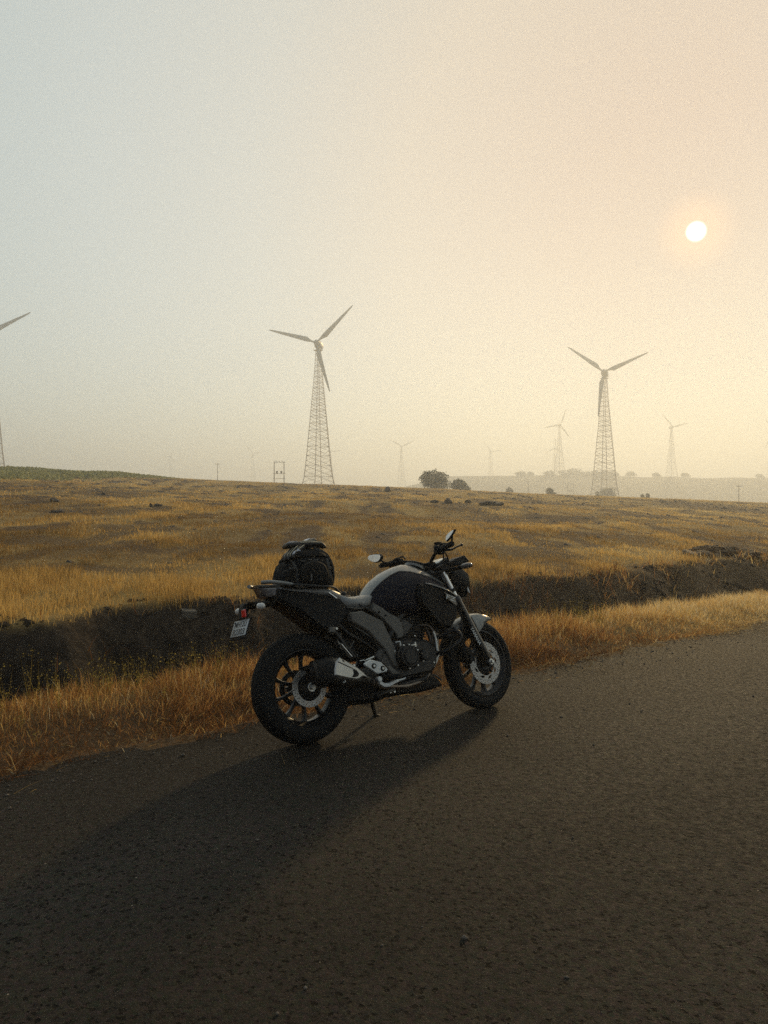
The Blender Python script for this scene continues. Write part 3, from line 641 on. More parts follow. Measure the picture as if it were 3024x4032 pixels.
# label, hub pixel (of 1659 wide), distance, blade angles from the x axis, heading, tower turn
TURB = [('large lattice wind turbine left of centre, biggest one fully in view', 687.5, 742.5, 272, (163.7, 43.9, -74.5), -10, 38),
        ('lattice wind turbine right of centre, the second largest fully in view', 1305.5, 804.5, 318, (142, 20.5, 263.5), -25, 17),
        ('lattice wind turbine cut off by the left edge, one blade showing', -20, 722, 280, (23, 143, 263), -5, 40),
        ('hazy wind turbine on the plateau left of the second largest one', 1208.5, 918, 735, (191, 69.6, -51), 10, 30),
        ('hazy wind turbine standing right of the second largest one', 1450.3, 922.3, 728, (134, 15, 255), 12, 25),
        ('hazy wind turbine cut off by the right edge of view', 1667, 936, 800, (121, 239, 0), 8, 20),
        ('faint wind turbine on the skyline right of the paired bushes', 1059.7, 974.7, 1060, (131, 7, 252), 12, 35),
        ('faint wind turbine above the skyline just left of the largest bush', 867.2, 964.2, 990, (152, 25, 264), 10, 35),
        ('faint wind turbine half hidden behind the hazy plateau turbine', 1197.8, 967.7, 1000, (90, 208, -32), 10, 30),
        ('faint wind turbine above the left skyline, leftmost fully in view', 367.6, 985.4, 1250, (63.6, 190, -48), 10, 35),
        ('faint wind turbine above the skyline left of the two-pole frame', 546.6, 979, 1200, (133, 8, 257), 12, 30),
        ('very faint wind turbine hidden behind the largest lattice tower', 714.3, 974.5, 1150, (4, 124, 244), 10, 30)]
T0 = make_turbine()
for i, (lab, px, py, D, angs, head, turn) in enumerate(TURB):
    r = T0 if i == 0 else dup(T0)
    x = at(px, D); z0 = gz(x, D); hz = CAM_H+(1097-py)/1661*D; k = (hz-z0)/49.9
    r.location = (x, D, z0-.1); r.scale = (k, k, k)
    hd = rad(head)
    for c in r.children:
        n = c.name.split('.')[0]
        if n == 'lattice_tower': c.rotation_euler.z = rad(turn)
        else:
            q = Matrix.Rotation(hd, 4, 'Z')
            if n == 'nacelle': c.rotation_euler.z = hd
            else: c.location = q @ Vector((0, -2.25, 49.9)); c.rotation_euler.z = hd
    bs = [c for c in r.children if c.name.startswith('blade')]
    for b, a in zip(bs, angs): b.rotation_euler = (Matrix.Rotation(hd, 4, 'Z') @ Matrix.Rotation(rad(90-a), 4, 'Y')).to_euler()
    tag(r, lab, 'wind turbine', 'lattice wind turbines on the ridge')

# ------------------------------------------------------------------ power poles
m_pole = pbr('pole_concrete', (.28, .21, .15), .85, var=.2, vscale=2)
m_ins = pbr('insulator', (.10, .06, .045), .35)
def pole_frame(px, D, w, h, label):
    x = at(px, D); r = empty('pole_frame', (x, D, gz(x, D)-.1))
    for s_ in (-1, 1): G().tube([(s_*w/2, 0, -.3), (s_*w/2, 0, h)], [.16, .12], 8).obj('pole', m_pole, r)
    for z in (h-.25, h*.52, h*.33): G().box((0, 0, z), (w+.7, .14, .14)).obj('cross_beam', m_pole, r)
    for q in (-.3, 0, .3): g = G().tube([(q*w, 0, h-.2), (q*w, 0, h+.25)], [.1, .06], 6); g.obj('insulator', m_ins, r)
    for q in (-.22, .22): G().box((q*w, 0, h*.52+.5), (.18*w, .35, .8)).obj('switch_box', m_ins, r)
    G().box((w*.62, 0, .7), (.9, .6, 1.2)).obj('meter_cabinet', m_pole, r)
    return tag(r, label, 'pole frame', 'two-pole electrical frames')
pole_frame(603, 250, 3.2, 8.3, 'two-pole electrical frame standing left of the largest wind turbine')
pole_frame(1232, 420, 3.3, 8.6, 'hazy two-pole electrical frame left of the second lattice tower')
def power_pole(px, D, h, arm, label):
    x = at(px, D); r = empty('power_pole', (x, D, gz(x, D)-.1))
    G().tube([(0, 0, -.3), (0, 0, h)], [.14, .09], 8).obj('pole', m_pole, r)
    g = G().box((0, 0, h-.5), (arm, .12, .12)); g.obj('cross_arm', m_pole, r)
    for q in (-.42, .42, 0): G().tube([(q*arm, 0, h-.45), (q*arm, 0, h-.1)], .06, 6).obj('insulator', m_ins, r)
    return tag(r, label, 'power pole', 'slim power poles beyond the crest')
power_pole(470, 290, 8.4, 1.6, 'single power pole with cross arm left of the two-pole frame')
power_pole(1596, 240, 6.5, 1.4, 'thin hazy power pole near the right edge beyond the crest')
power_pole(1141, 300, 6.5, 1.3, 'thin hazy power pole on the crest left of the far pole frame')

# ------------------------------------------------------------------ motorcycle
# own axes: x forward, y to its left, z up, origin where the rear tyre meets the road
YAW, LEAN, STEER = rad(35.05), rad(12.386), rad(3.86)
BX, BY = -.43415, 4.3907
def rz_at(x, y): s, t = st_of(x, y); return float(road_z(np.array([x]), np.array([y]), np.array([s]), np.array([t]))[0])
bike = empty('motorcycle', (BX, BY, rz_at(BX, BY)+.001))
bike.rotation_euler = (Matrix.Rotation(YAW, 3, 'Z') @ Matrix.Rotation(-LEAN, 3, 'X')).to_euler()
tag(bike, 'black and grey motorcycle leaning on its side stand at the road edge', 'motorcycle')
RK = rad(25.2); KA = Vector((-math.sin(RK), 0, math.cos(RK))); KP = Vector((1.36-.045*math.cos(RK), 0, .298-.045*math.sin(RK)))
ST = Matrix.Translation(KP) @ Matrix.Rotation(STEER, 4, KA) @ Matrix.Translation(-KP)

m_tyre = pbr('tyre_rubber', (.0105, .0103, .010), .8, var=.3, vscale=30, bump=.25, bscale=500, spec=.2)
m_rim = pbr('black_rim_paint', (.009, .009, .0095), .40, .0, var=.2, coat=.08, spec=.3)
m_disc = pbr('brake_disc_steel', (.36, .35, .33), .42, .85, var=.12, vscale=60)
m_blk = pbr('black_plastic', (.0075, .0073, .007), .55, var=.3, vscale=20, bump=.15, bscale=700, spec=.18)
m_gloss = pbr('gloss_black', (.006, .006, .0065), .45, var=.15, coat=.0, spec=.15)
m_tank = pbr('midnight_tank_paint', (.0080, .0070, .0130), .5, .0, var=.2, coat=.0, spec=.16)
m_grey = pbr('grey_satin_paint', (.19, .19, .178), .36, .35, var=.08, vscale=30, coat=.3)
m_panel = pbr('matt_grey_panel', (.115, .107, .092), .6, .1, var=.2, vscale=25)
m_panel2 = pbr('matt_dark_panel', (.060, .056, .050), .62, .1, var=.2, vscale=25)
m_alu = pbr('cast_aluminium', (.52, .53, .52), .42, .6, var=.15, vscale=40, bump=.1, bscale=600)
m_bolt = pbr('zinc_bolt', (.55, .54, .5), .3, .9, var=.15, vscale=60)
m_engine = pbr('engine_black', (.016, .0145, .0125), .5, .2, var=.35, vscale=25, bump=.2, bscale=400)
m_can = pbr('muffler_steel', (.05, .046, .04), .42, .7, var=.3, vscale=18)
m_shield = pbr('brushed_shield', (.56, .54, .49), .4, .8, var=.12, vscale=40)
m_seat = pbr('seat_vinyl', (.21, .21, .20), .36, var=.25, vscale=30, bump=.35, bscale=900, spec=.7)
m_chrome = pbr('fork_chrome', (.62, .63, .64), .18, 1.0, var=.06)
m_fork = pbr('fork_slider_black', (.02, .02, .02), .3, .5, var=.2, coat=.3)
m_mirror = pbr('mirror_glass', (.82, .85, .88), .03, 1.0, var=.02)
m_white = pbr('white_lettering', (.60, .60, .56), .5, var=.1)
m_plate = pbr('plate_white', (.52, .53, .51), .5, var=.15, vscale=30)
m_ink = pbr('plate_black', (.02, .02, .02), .6)
m_red = pbr('red_reflector', (.75, .012, .008), .2, var=.1, coat=.6)
m_lens = pbr('clear_lens', (.62, .60, .55), .15, var=.1, vscale=60, coat=.6)
m_tail = pbr('smoked_tail_lens', (.10, .085, .08), .2, var=.2, vscale=50, coat=.5)
m_rad = pbr('radiator_core', (.02, .02, .02), .7, .4, var=.4, vscale=200)
m_amber = pbr('orange_clip', (.42, .12, .03), .5)
m_cable = pbr('rubber_cable', (.012, .012, .012), .6)

def disc_obj(name, c, ro, ri, y, cut, parent, xf=None, thick=.004, nth=216, dr=.0032):
    nr = int((ro-ri)/dr); bm = bmesh.new(); rows = []
    for i in range(nr+1):
        r = ri+(ro-ri)*i/nr
        rows.append([bm.verts.new((c[0]+r*math.cos(2*PI*k/nth), y, c[2]+r*math.sin(2*PI*k/nth))) for k in range(nth)])
    fs = []
    for i in range(nr):
        r = ri+(ro-ri)*(i+.5)/nr
        for k in range(nth):
            if not cut(r, (k+.5)/nth*360, i, k): fs.append(bm.faces.new((rows[i][k], rows[i][(k+1) % nth], rows[i+1][(k+1) % nth], rows[i+1][k])))
    bm.verts.ensure_lookup_table()
    bmesh.ops.delete(bm, geom=[v for v in bm.verts if not v.link_faces], context='VERTS')
    bmesh.ops.solidify(bm, geom=bm.faces[:], thickness=thick)
    if xf is not None: bm.transform(xf)
    bmesh.ops.recalc_face_normals(bm, faces=bm.faces)
    me = bpy.data.meshes.new(name); bm.to_mesh(me); bm.free()
    o = bpy.data.objects.new(name, me); COL.objects.link(o); me.materials.append(m_disc); o.parent = parent; return o
def make_wheel(cx, R, hw, rw, phase, xf=None):
    c = (cx, 0, R); g = G(xf); y = rw/2
    g.lathe([(.2195, -y), (.2225, -y-.004), (.214, -y-.006), (.203, -y+.005), (.188, -y*.55), (.184, 0), (.188, y*.55), (.203, y-.005), (.214, y+.006), (.2225, y+.004), (.2195, y), (.207, y*.8), (.198, y*.45), (.196, 0), (.198, -y*.45), (.207, -y*.8)], c, 96)
    for k in range(10):
        a = rad(phase+36*k); d = Vector((math.cos(a), 0, math.sin(a))); t_ = Vector((-math.sin(a), 0, math.cos(a))); Y = Vector((0, 1, 0)); C = Vector(c); rings = []
        for r, w, dp, sk in ((.040, .030, .050, 0), (.085, .021, .040, .006), (.14, .017, .032, .010), (.172, .022, .040, .008), (.190, .034, .05, .006)):
            rings.append([C+d*r+t_*(sk+sx*w/2)+Y*(sy*dp/2) for sx, sy in ((-1, -.6), (-.6, -1), (.6, -1), (1, -.6), (1, .6), (.6, 1), (-.6, 1), (-1, .6))])
        g.loft(rings)
    g.lathe([(.012, -.068), (.046, -.066), (.056, -.05), (.052, 0), (.056, .05), (.046, .066), (.012, .068)], c, 40)
    w = g.obj('wheel', m_rim, bike, 30)
    prof = [(R-.85*hw+.85*hw*math.cos(p), hw*math.sin(p)) for p in np.linspace(-2.15, 2.15, 34)]
    # tread: shallow circumferential and shoulder grooves
    prof2 = []
    for i, (r, yy) in enumerate(prof):
        if abs(abs(yy)-hw*.18) < hw*.05 or abs(abs(yy)-hw*.62) < hw*.04: r -= .003
        prof2.append((r, yy))
    G(xf).lathe(prof2+[(.2205, y-.002), (.2140, 0), (.2205, -y+.002)], c, 120).obj('tyre', m_tyre, w, 25)
    return w, c
# rear wheel
wr, cr = make_wheel(0, .315, .0725, .104, 12)
def hole_cut(rows, per):
    def f(r, a, i, k):
        for (rr, off) in rows:
            if abs(r-rr) < .0035 and ((k+off) % per) in (0, 1): return True
        return False
    return f
hc = hole_cut([(.104, 0), (.095, 6), (.086, 3)], 12)
disc_obj('brake_disc', cr, .110, .076, -.083, hc, wr, nth=216, dr=.0031)
G().lathe([(.030, -.086), (.070, -.084), (.080, -.079), (.070, -.074), (.030, -.07)], cr, 40).obj('disc_carrier', m_blk, wr)
G().lathe([(.075, .078), (.104, .080), (.104, .086), (.075, .088)], cr, 60).obj('sprocket', m_engine, wr)
g = G().cyl((0, -.108, .315), (0, -.138, .315), .017, .015, 6, .002); g.cyl((0, -.10, .315), (0, -.118, .315), .026, n=20, bevel=.002); g.cyl((0, .09, .315), (0, .13, .315), .016, n=6); g.obj('axle_nut', m_bolt, wr)
# front wheel
wf, cf = make_wheel(1.36, .298, .0525, .080, 20, ST)
def slot_cut(r, a, i, k):
    if hole_cut([(.134, 0), (.125, 4), (.116, 0)], 9)(r, a, i, k): return True
    q = (a+12+700*(r-.1)) % 40                                   # slanted wave-shaped windows
    return .0905 < r < .1085 and 6 < q < 24
disc_obj('brake_disc', cf, .141, .084, -.064, slot_cut, wf, ST, nth=216, dr=.0032)
g = G(ST).lathe([(.03, -.066), (.072, -.062), (.072, -.057), (.03, -.055)], cf, 40)
for k in range(6):
    a = rad(60*k+10); g.cyl((1.36+.07*math.cos(a), -.058, .298+.07*math.sin(a)), (1.36+.093*math.cos(a), -.062, .298+.093*math.sin(a)), .010, .007, 10)
g.obj('disc_carrier', m_blk, wf)
G(ST).cyl((1.362, -.118, .300), (1.362, -.142, .300), .013, .012, 6, .002).cyl((1.362, -.112, .300), (1.362, -.128, .300), .020, n=18, bevel=.002).obj('axle_nut', m_bolt, wf)

# front fork, calliper and mudguard
def leg_pt(u, y): return (1.063+.297*u, y, .935-.628*u)
for sg in (-1, 1):
    y = sg*.098
    f = G(ST).tube([leg_pt(u, y) for u in (.0, .40)], .0215, 20).obj('fork_tube', m_chrome, bike)
    g = G(ST).tube([leg_pt(u, y) for u in (.285, .30, .33, .36, .52, .70, .86, .95, 1.02)], [.026, .031, .033, .030, .0305, .031, .033, .030, .018], 22)
    g.cyl((1.362, y-.025*sg, .300), (1.362, y+.022*sg, .300), .030, n=22, bevel=.004)
    sl_ = g.obj('fork_slider', m_fork, bike)
g = G(ST)
for z_, u in (('t', .02), ('b', .235)):
    p = leg_pt(u, 0); g.prism([(p[0]-.055, p[2]-.022), (p[0]+.035, p[2]+.016), (p[0]+.03, p[2]+.034), (p[0]-.06, p[2]-.003)], -.135, .135, .006)
g.tube([leg_pt(-.02, 0), leg_pt(.27, 0)], .03, 16)
for sg in (-1, 1): g.cyl(leg_pt(-.045, sg*.098), leg_pt(-.0, sg*.098), .024, n=18, bevel=.003)
g.obj('triple_clamp', m_blk, bike)
g = G(ST).prism([(1.135, .405), (1.175, .43), (1.215, .40), (1.235, .335), (1.20, .305), (1.165, .32)], -.052, -.105, .008)
g.cyl((1.19, -.1, .385), (1.19, -.118, .385), .021, n=18, bevel=.003); g.cyl((1.20, -.1, .34), (1.20, -.116, .34), .021, n=18, bevel=.003)
g.tube([(1.235, -.085, .36), (1.275, -.085, .36), (1.30, -.09, .35)], .012, 8); g.tube([(1.215, -.085, .40), (1.25, -.09, .44)], .010, 8)
g.obj('brake_caliper', m_blk, bike)
cables = G(ST)
cables.tube(crom([(1.175, -.085, .43), (1.16, -.10, .52), (1.17, -.105, .62), (1.13, -.11, .74), (1.10, -.09, .88), (1.08, -.12, .99), (1.01, -.20, 1.05)], 5, False), .005, 8)
cables.obj('brake_hose', m_cable, bike)
g = G(ST); rings = []
for a, rr, dp, w in ((62, .332, .012, .036), (67, .335, .030, .052), (74, .336, .058, .060), (82, .336, .100, .063), (90, .335, .125, .063), (97, .335, .125, .063), (104, .334, .085, .062), (112, .333, .055, .060), (121, .332, .040, .055), (130, .331, .030, .048)):
    d = Vector((math.cos(rad(a)), 0, math.sin(rad(a)))); C = Vector(cf)
    up = [(-w, rr-dp), (-w-.003, rr-dp*.6), (-w+.001, rr-dp*.25), (-w*.80, rr-.006), (-w*.45, rr+.001), (0, rr+.005), (w*.45, rr+.001), (w*.80, rr-.006), (w-.001, rr-dp*.25), (w+.003, rr-dp*.6), (w, rr-dp)]
    lo = [(yy*.95, r_-.004) for yy, r_ in up][::-1]
    rings.append([C+d*r_+Vector((0, yy, 0)) for yy, r_ in up+lo])
fend = g.loft(rings).obj('front_mudguard', m_grey, bike, 30)
g = G(ST); rings = []
for a, rr, dp, w in ((128, .330, .034, .050), (140, .330, .030, .052), (152, .328, .024, .050), (165, .326, .018, .044)):
    d = Vector((math.cos(rad(a)), 0, math.sin(rad(a)))); C = Vector(cf)
    up = [(-w, rr-dp), (-w, rr-.01), (-w*.7, rr), (0, rr+.002), (w*.7, rr), (w, rr-.01), (w, rr-dp)]
    rings.append([C+d*r_+Vector((0, yy, 0)) for yy, r_ in up+[(yy*.93, r_-.004) for yy, r_ in up][::-1]])
g.loft(rings).obj('mudguard_extension', m_blk, bike, 30)
g = G(ST)
for sg in (-1, 1): g.prism([(1.255, .60), (1.30, .615), (1.345, .52), (1.335, .46), (1.30, .48)], sg*.066, sg*.072, .002)
g.cyl((1.325, -.07, .51), (1.325, -.078, .51), .007, n=8)
g.obj('mudguard_bracket', m_blk, bike)

# headlamp, instruments and front indicators
hp = [(1.300, .938, .05), (1.326, .90, .066), (1.326, .86, .070), (1.318, .80, .066), (1.295, .758, .050), (1.255, .748, .04)]
bk = [(1.19, .95, .06), (1.175, .915, .085), (1.175, .875, .09), (1.185, .83, .085), (1.205, .785, .065), (1.225, .765, .05)]
g = G()
def sect(L, k): return [(x, -w*k, z) for x, z, w in L]+[(x, w*k, z) for x, z, w in L[::-1]]
g.loft([sect(bk, .8), sect([(a[0]*.6+b[0]*.4, a[1]*.6+b[1]*.4+.006, (a[2]+b[2])/2+.012) for a, b in zip(bk, hp)], 1), sect(hp, 1)])
hl = g.obj('headlamp', m_gloss, bike, 35)
g = G().prism([(1.327, .885), (1.333, .87), (1.323, .79), (1.300, .766), (1.310, .80), (1.321, .85)], -.052, .052, .003); g.obj('lens', m_lens, hl)
G().prism([(1.288, .845), (1.300, .825), (1.315, .775), (1.308, .772), (1.292, .80)], -.072, -.062, .002).obj('position_lamp', m_lens, hl)
R20 = Matrix.Rotation(rad(-28), 3, 'Y')
ins = G().box((1.115, -.01, .985), (.11, .15, .045), R20, .012).tube([(1.09, -.05, .95), (1.11, -.05, .90)], .010, 8).tube([(1.09, .05, .95), (1.11, .05, .90)], .010, 8).obj('instrument_cluster', m_blk, bike)
G().box((1.104, -.012, 1.0065), (.075, .115, .003), R20, .001).obj('display', pbr('display_glass', (.45, .47, .46), .12, .4, var=.05), ins)
g = G().prism([(1.205, 1.0), (1.225, 1.014), (1.315, 1.034), (1.352, .990), (1.255, .966), (1.20, .965)], -.075, .075, .006); g.obj('headlamp_cowl', m_blk, bike)
for sg in (-1, 1):
    g = G().tube([(1.16, sg*.07, .940), (1.19, sg*.12, .943), (1.205, sg*.155, .946)], [.014, .012, .016], 12)
    ind = g.obj('indicator', m_blk, bike)
    G().ell((1.212, sg*.19, .947), (.030, .045, .019), 18, 12, Matrix.Rotation(rad(-12*sg), 3, 'Z'), .85).obj('lens', m_tail, ind)

# handlebar and its fittings
def bar_pt(y):
    ys = [0, .08, .2, .37]; X = [1.048, 1.018, .968, .936]; Z = [.985, 1.018, 1.050, 1.058]
    return Vector((float(np.interp(abs(y), ys, X)), y, float(np.interp(abs(y), ys, Z))))
bar = G(ST).tube(crom([bar_pt(y) for y in (-.36, -.2, -.08, -.03, .03, .08, .2, .36)], 5, False), .0115, 12).box((1.045, 0, .978), (.05, .10, .05)).obj('handlebar', m_blk, bike)
for sg in (-1, 1):
    P = [bar_pt(sg*q) for q in (.245, .26, .30, .34, .368, .378)]
    G(ST).tube(P, [.015, .0175, .017, .0172, .0185, .0155], 16).obj('grip', m_tyre, bar)
    a = bar_pt(sg*.205); T = (bar_pt(sg*.23)-bar_pt(sg*.18)).normalized()
    g = G(ST).tube([a-T*.028, a-T*.024, a+T*.026, a+T*.030], [.016, .024, .024, .016], 14).box(a+Vector((-.012, 0, .018)), (.03, .035, .026)).box(a+Vector((.02, 0, -.01)), (.03, .04, .035))
    g.obj('switchgear', m_blk, bar)
    # lever with a ball end
    L = [a+Vector((.028, sg*.005, -.004)), a+Vector((.062, sg*.045, -.006)), bar_pt(sg*.27)+Vector((.070, 0, -.012)), bar_pt(sg*.33)+Vector((.072, 0, -.010)), bar_pt(sg*.372)+Vector((.082, 0, -.008))]
    g = G(ST).tube(crom(L, 4, False), [.0085]*9+[.006]*8, 10); g.ell(L[-1], (.0095, .0095, .0095), 12, 8); g.obj('lever', m_fork, bar)
    # mirror stem
    b = bar_pt(sg*.18)+Vector((.015, 0, .018))
    S = {-1: [b, b+Vector((.012, -.03, .03)), Vector((1.012, -.295, 1.085)), Vector((.985, -.352, 1.118))], 1: [b, b+Vector((.0, .04, .02)), Vector((.925, .30, 1.056)), Vector((.900, .345, 1.083))]}[sg]
    G().tube(crom(S, 4, False), .0065, 10).obj('mirror_stem', m_blk, bar)
    O = {1: [(.482, 1.124), (.455, 1.137), (.335, 1.122), (.322, 1.09), (.38, 1.073), (.463, 1.101)], -1: [(-.333, 1.097), (-.338, 1.12), (-.358, 1.137), (-.409, 1.151), (-.416, 1.143), (-.386, 1.118), (-.343, 1.094)]}[sg]
    x0 = .885 if sg > 0 else .945; cy = sum(p[0] for p in O)/len(O); cz = sum(p[1] for p in O)/len(O)
    tilt = lambda x, y, z: (x + .12*(z-cz), y, z)
    fn = lambda y_, x_, z_: tilt(x_, y_, z_)
    out_ = [(cy+(p-cy)*1.07, cz+(q-cz)*1.10) for p, q in O]
    mo = G().prism(crom(out_, 2), x0+.004, x0+.024, .005, fn=lambda p, d, q: tilt(d, p, q)).obj('mirror', m_blk, bike)
    G().prism(crom([(cy+(p-cy)*.97, cz+(q-cz)*.96) for p, q in O], 2), x0, x0+.0038, .0008, fn=lambda p, d, q: tilt(d, p, q)).obj('mirror_glass', m_mirror, mo)
G(ST).cyl((1.005, -.165, 1.058), (1.012, -.165, 1.10), .026, n=20, bevel=.005).cyl((1.012, -.165, 1.10), (1.013, -.165, 1.108), .028, n=20, bevel=.002).obj('brake_reservoir', m_blk, bar)
G(ST).tube(crom([(.985, .19, 1.045), (1.06, .14, 1.04), (1.12, .08, .97), (1.10, .06, .86), (1.02, .07, .78)], 5, False), .005, 8).tube(crom([(.985, -.19, 1.045), (1.07, -.15, 1.05), (1.15, -.09, .99), (1.13, -.07, .88), (1.03, -.09, .79)], 5, False), .005, 8).obj('control_cable', m_cable, bike)

# fuel tank with its grey spine cover
TS = [(.475, .795, .052, .788, .090, .735, .705, .075), (.50, .826, .066, .814, .104, .745, .695, .085), (.53, .868, .076, .850, .120, .765, .685, .10), (.58, .912, .090, .890, .135, .78, .675, .115),
      (.65, .953, .098, .928, .150, .80, .665, .13), (.72, .979, .104, .950, .166, .81, .66, .14), (.80, .998, .108, .942, .178, .80, .66, .15), (.87, .992, .110, .924, .184, .785, .66, .15),
      (.94, .962, .108, .905, .184, .77, .66, .14), (1.02, .926, .100, .876, .176, .75, .67, .12), (1.10, .884, .086, .838, .155, .72, .68, .09), (1.15, .850, .070, .806, .120, .71, .69, .06)]
g = G(); gb = G(); rc = []; rb = []
for x, zt, wl, zl, wm, zm, zb, wb in TS:
    top = [(y*wl, zt-(zt-zl)*abs(y)**2.3) for y in np.linspace(-1, 1, 25)]
    low = [(y*wl*.96, zt-(zt-zl)*abs(y)**2.3-.012) for y in np.linspace(1, -1, 25)]
    rc.append([(x, y, z) for y, z in top+low])
    half = [(0, zt-.02), (wl*.6, zt-.02-(zt-zl)*.25), (wl*.97, zl-.004), (wl*1.06, zl-.018), ((wl+wm)/2+.012, (zl+zm)/2+.01), (wm, zm), (wm*.985, (zm+zb)/2), (wb, zb+.012), (wb*.8, zb), (0, zb)]
    rb.append([(x, -y, z) for y, z in half]+[(x, y, z) for y, z in half[-2:0:-1]])
tank = gb.loft(rb).obj('fuel_tank', m_tank, bike, 50)
cover = g.loft(rc).obj('tank_cover', m_grey, tank, 45)
capM = Matrix.Rotation(rad(25), 3, 'Y')
def capring(r0, r1, h0, h1, mat, name, par, c=(.925, 0, .975), sx=1.0):
    g = G(); rings = []
    for r, h in ((r0, h0), (r0, h1), (r1, h1), (r1, h0)):
        rings.append([Vector(c)+capM @ Vector((r*math.cos(a)*sx, r*math.sin(a), h)) for a in np.linspace(0, 2*PI, 40, endpoint=False)])
    return g.loft(rings, cap=False, loop=True).obj(name, mat, par, 30)
capp = G(); capp.loft([[Vector((.925, 0, .977))+capM @ Vector((r*math.cos(a)*1.05, r*math.sin(a), h)) for a in np.linspace(0, 2*PI, 40, endpoint=False)] for r, h in ((.058, -.012), (.058, .003), (.052, .0045), (.048, .001))])
fc = capp.obj('fuel_cap', m_gloss, tank, 30)
capring(.058, .066, -.01, .007, m_grey, 'cap_ring', fc, (.925, 0, .977), 1.05)
g = G()
for k in range(6):
    a = rad(60*k); g.cyl(Vector((.925, 0, .977))+capM @ Vector((.04*math.cos(a), .04*math.sin(a), 0)), Vector((.925, 0, .977))+capM @ Vector((.04*math.cos(a), .04*math.sin(a), .007)), .004, n=8)
g.box(Vector((.925, 0, .977))+capM @ Vector((0, 0, .005)), (.045, .018, .008), capM, .003); g.obj('cap_lock', m_bolt, fc)
G().prism([(.99, .945), (1.03, .937), (1.10, .905), (1.135, .875), (1.09, .885), (1.02, .915)], -.075, .075, .008).obj('ignition_cover', m_grey, tank)

# tank shrouds (one each side) with a light upper edge, radiator between them
SH = [(.80, .852), (.88, .846), (.985, .818), (1.105, .770), (1.112, .745), (1.118, .69), (1.13, .64), (1.10, .595), (1.036, .555), (.955, .565), (.90, .60), (.85, .655), (.79, .72), (.77, .79)]
for sg in (-1, 1):
    def bul(x, y, z, sg=sg): return (x, y + sg*(-.05*max(0, (x-1.0))/.13 - .035*max(0, (.72-z)/.17)), z)
    sh = G().prism(SH, sg*.135, sg*.203, .016, fn=bul).obj('tank_shroud', m_gloss, bike, 40)
    g = G()
    g.loft([[bul(x, sg*yo, zl+.003), bul(x, sg*yo, zl+.008), bul(x, sg*(yo-.006), zl+.013), bul(x, sg*(yo-wd), zl+hh), bul(x, sg*(yo-wd-.004), zl+hh-.012)] for x, zl, yo, wd, hh in
            ((.845, .842, .200, .020, .010), (.88, .833, .210, .040, .022), (.95, .808, .216, .052, .030), (1.02, .782, .217, .052, .030), (1.075, .762, .216, .048, .028), (1.112, .748, .212, .040, .022))])
    g.obj('shroud_strip', m_grey, sh, 40)
    G().prism([(.975, .785), (1.09, .742), (1.108, .690), (1.06, .708), (1.005, .733)], sg*.205, sg*.209, .0015, fn=bul).obj('badge_panel', m_panel, sh)
G().box((1.03, 0, .60), (.05, .20, .22), Matrix.Rotation(rad(-22), 3, 'Y')).obj('radiator', m_rad, bike)
G().prism([(1.02, .90), (1.05, .91), (1.12, .84), (1.16, .74), (1.13, .73), (1.06, .80), (.98, .86)], -.055, .055, .01).obj('steering_head', m_blk, bike)

def text_part(s, size, mat, parent, M, name='lettering', fit=None, ext=.0006):
    cu = bpy.data.curves.new('text', 'FONT'); cu.body = s; cu.size = size; cu.extrude = ext; cu.align_x = 'CENTER'; cu.align_y = 'CENTER'; cu.offset = size*.012
    to = bpy.data.objects.new('text', cu); COL.objects.link(to)
    me = bpy.data.meshes.new_from_object(to.evaluated_get(bpy.context.evaluated_depsgraph_get())); bpy.data.objects.remove(to); bpy.data.curves.remove(cu)
    xs = [v.co.x for v in me.vertices]; ys = [v.co.y for v in me.vertices]
    sx = (fit[0]/(max(xs)-min(xs))) if fit else 1; sy = (fit[1]/(max(ys)-min(ys))) if fit else 1
    my = (max(ys)+min(ys))/2; mx = (max(xs)+min(xs))/2
    me.transform(M @ Matrix.Diagonal((sx, sy, 1, 1)) @ Matrix.Translation((-mx, -my, 0))); me.name = name
    o = bpy.data.objects.new(name, me); COL.objects.link(o); me.materials.clear(); me.materials.append(mat); o.parent = parent; return o
def frame(org, right, up):
    r = Vector(right).normalized(); u = Vector(up); u = (u-r*u.dot(r)).normalized(); n = r.cross(u)
    M = Matrix.Identity(4)
    for i in range(3): M[i][0], M[i][1], M[i][2], M[i][3] = r[i], u[i], n[i], org[i]
    return M
sh_r = [o for o in bike.children if o.name.startswith('tank_shroud')][0]
text_part('FZ', .05, m_white, sh_r, frame((1.026, -.2095, .742), (.94, .012, -.34), (.34, 0, .94)), fit=(.078, .030))
rsl = [o for o in bike.children if o.name.startswith('fork_slider')][0]
text_part('YAMAHA', .03, m_white, rsl, ST @ frame((1.252, -.1305, .480), (.4275, 0, -.904), (.904, 0, .4275)), fit=(.132, .024))

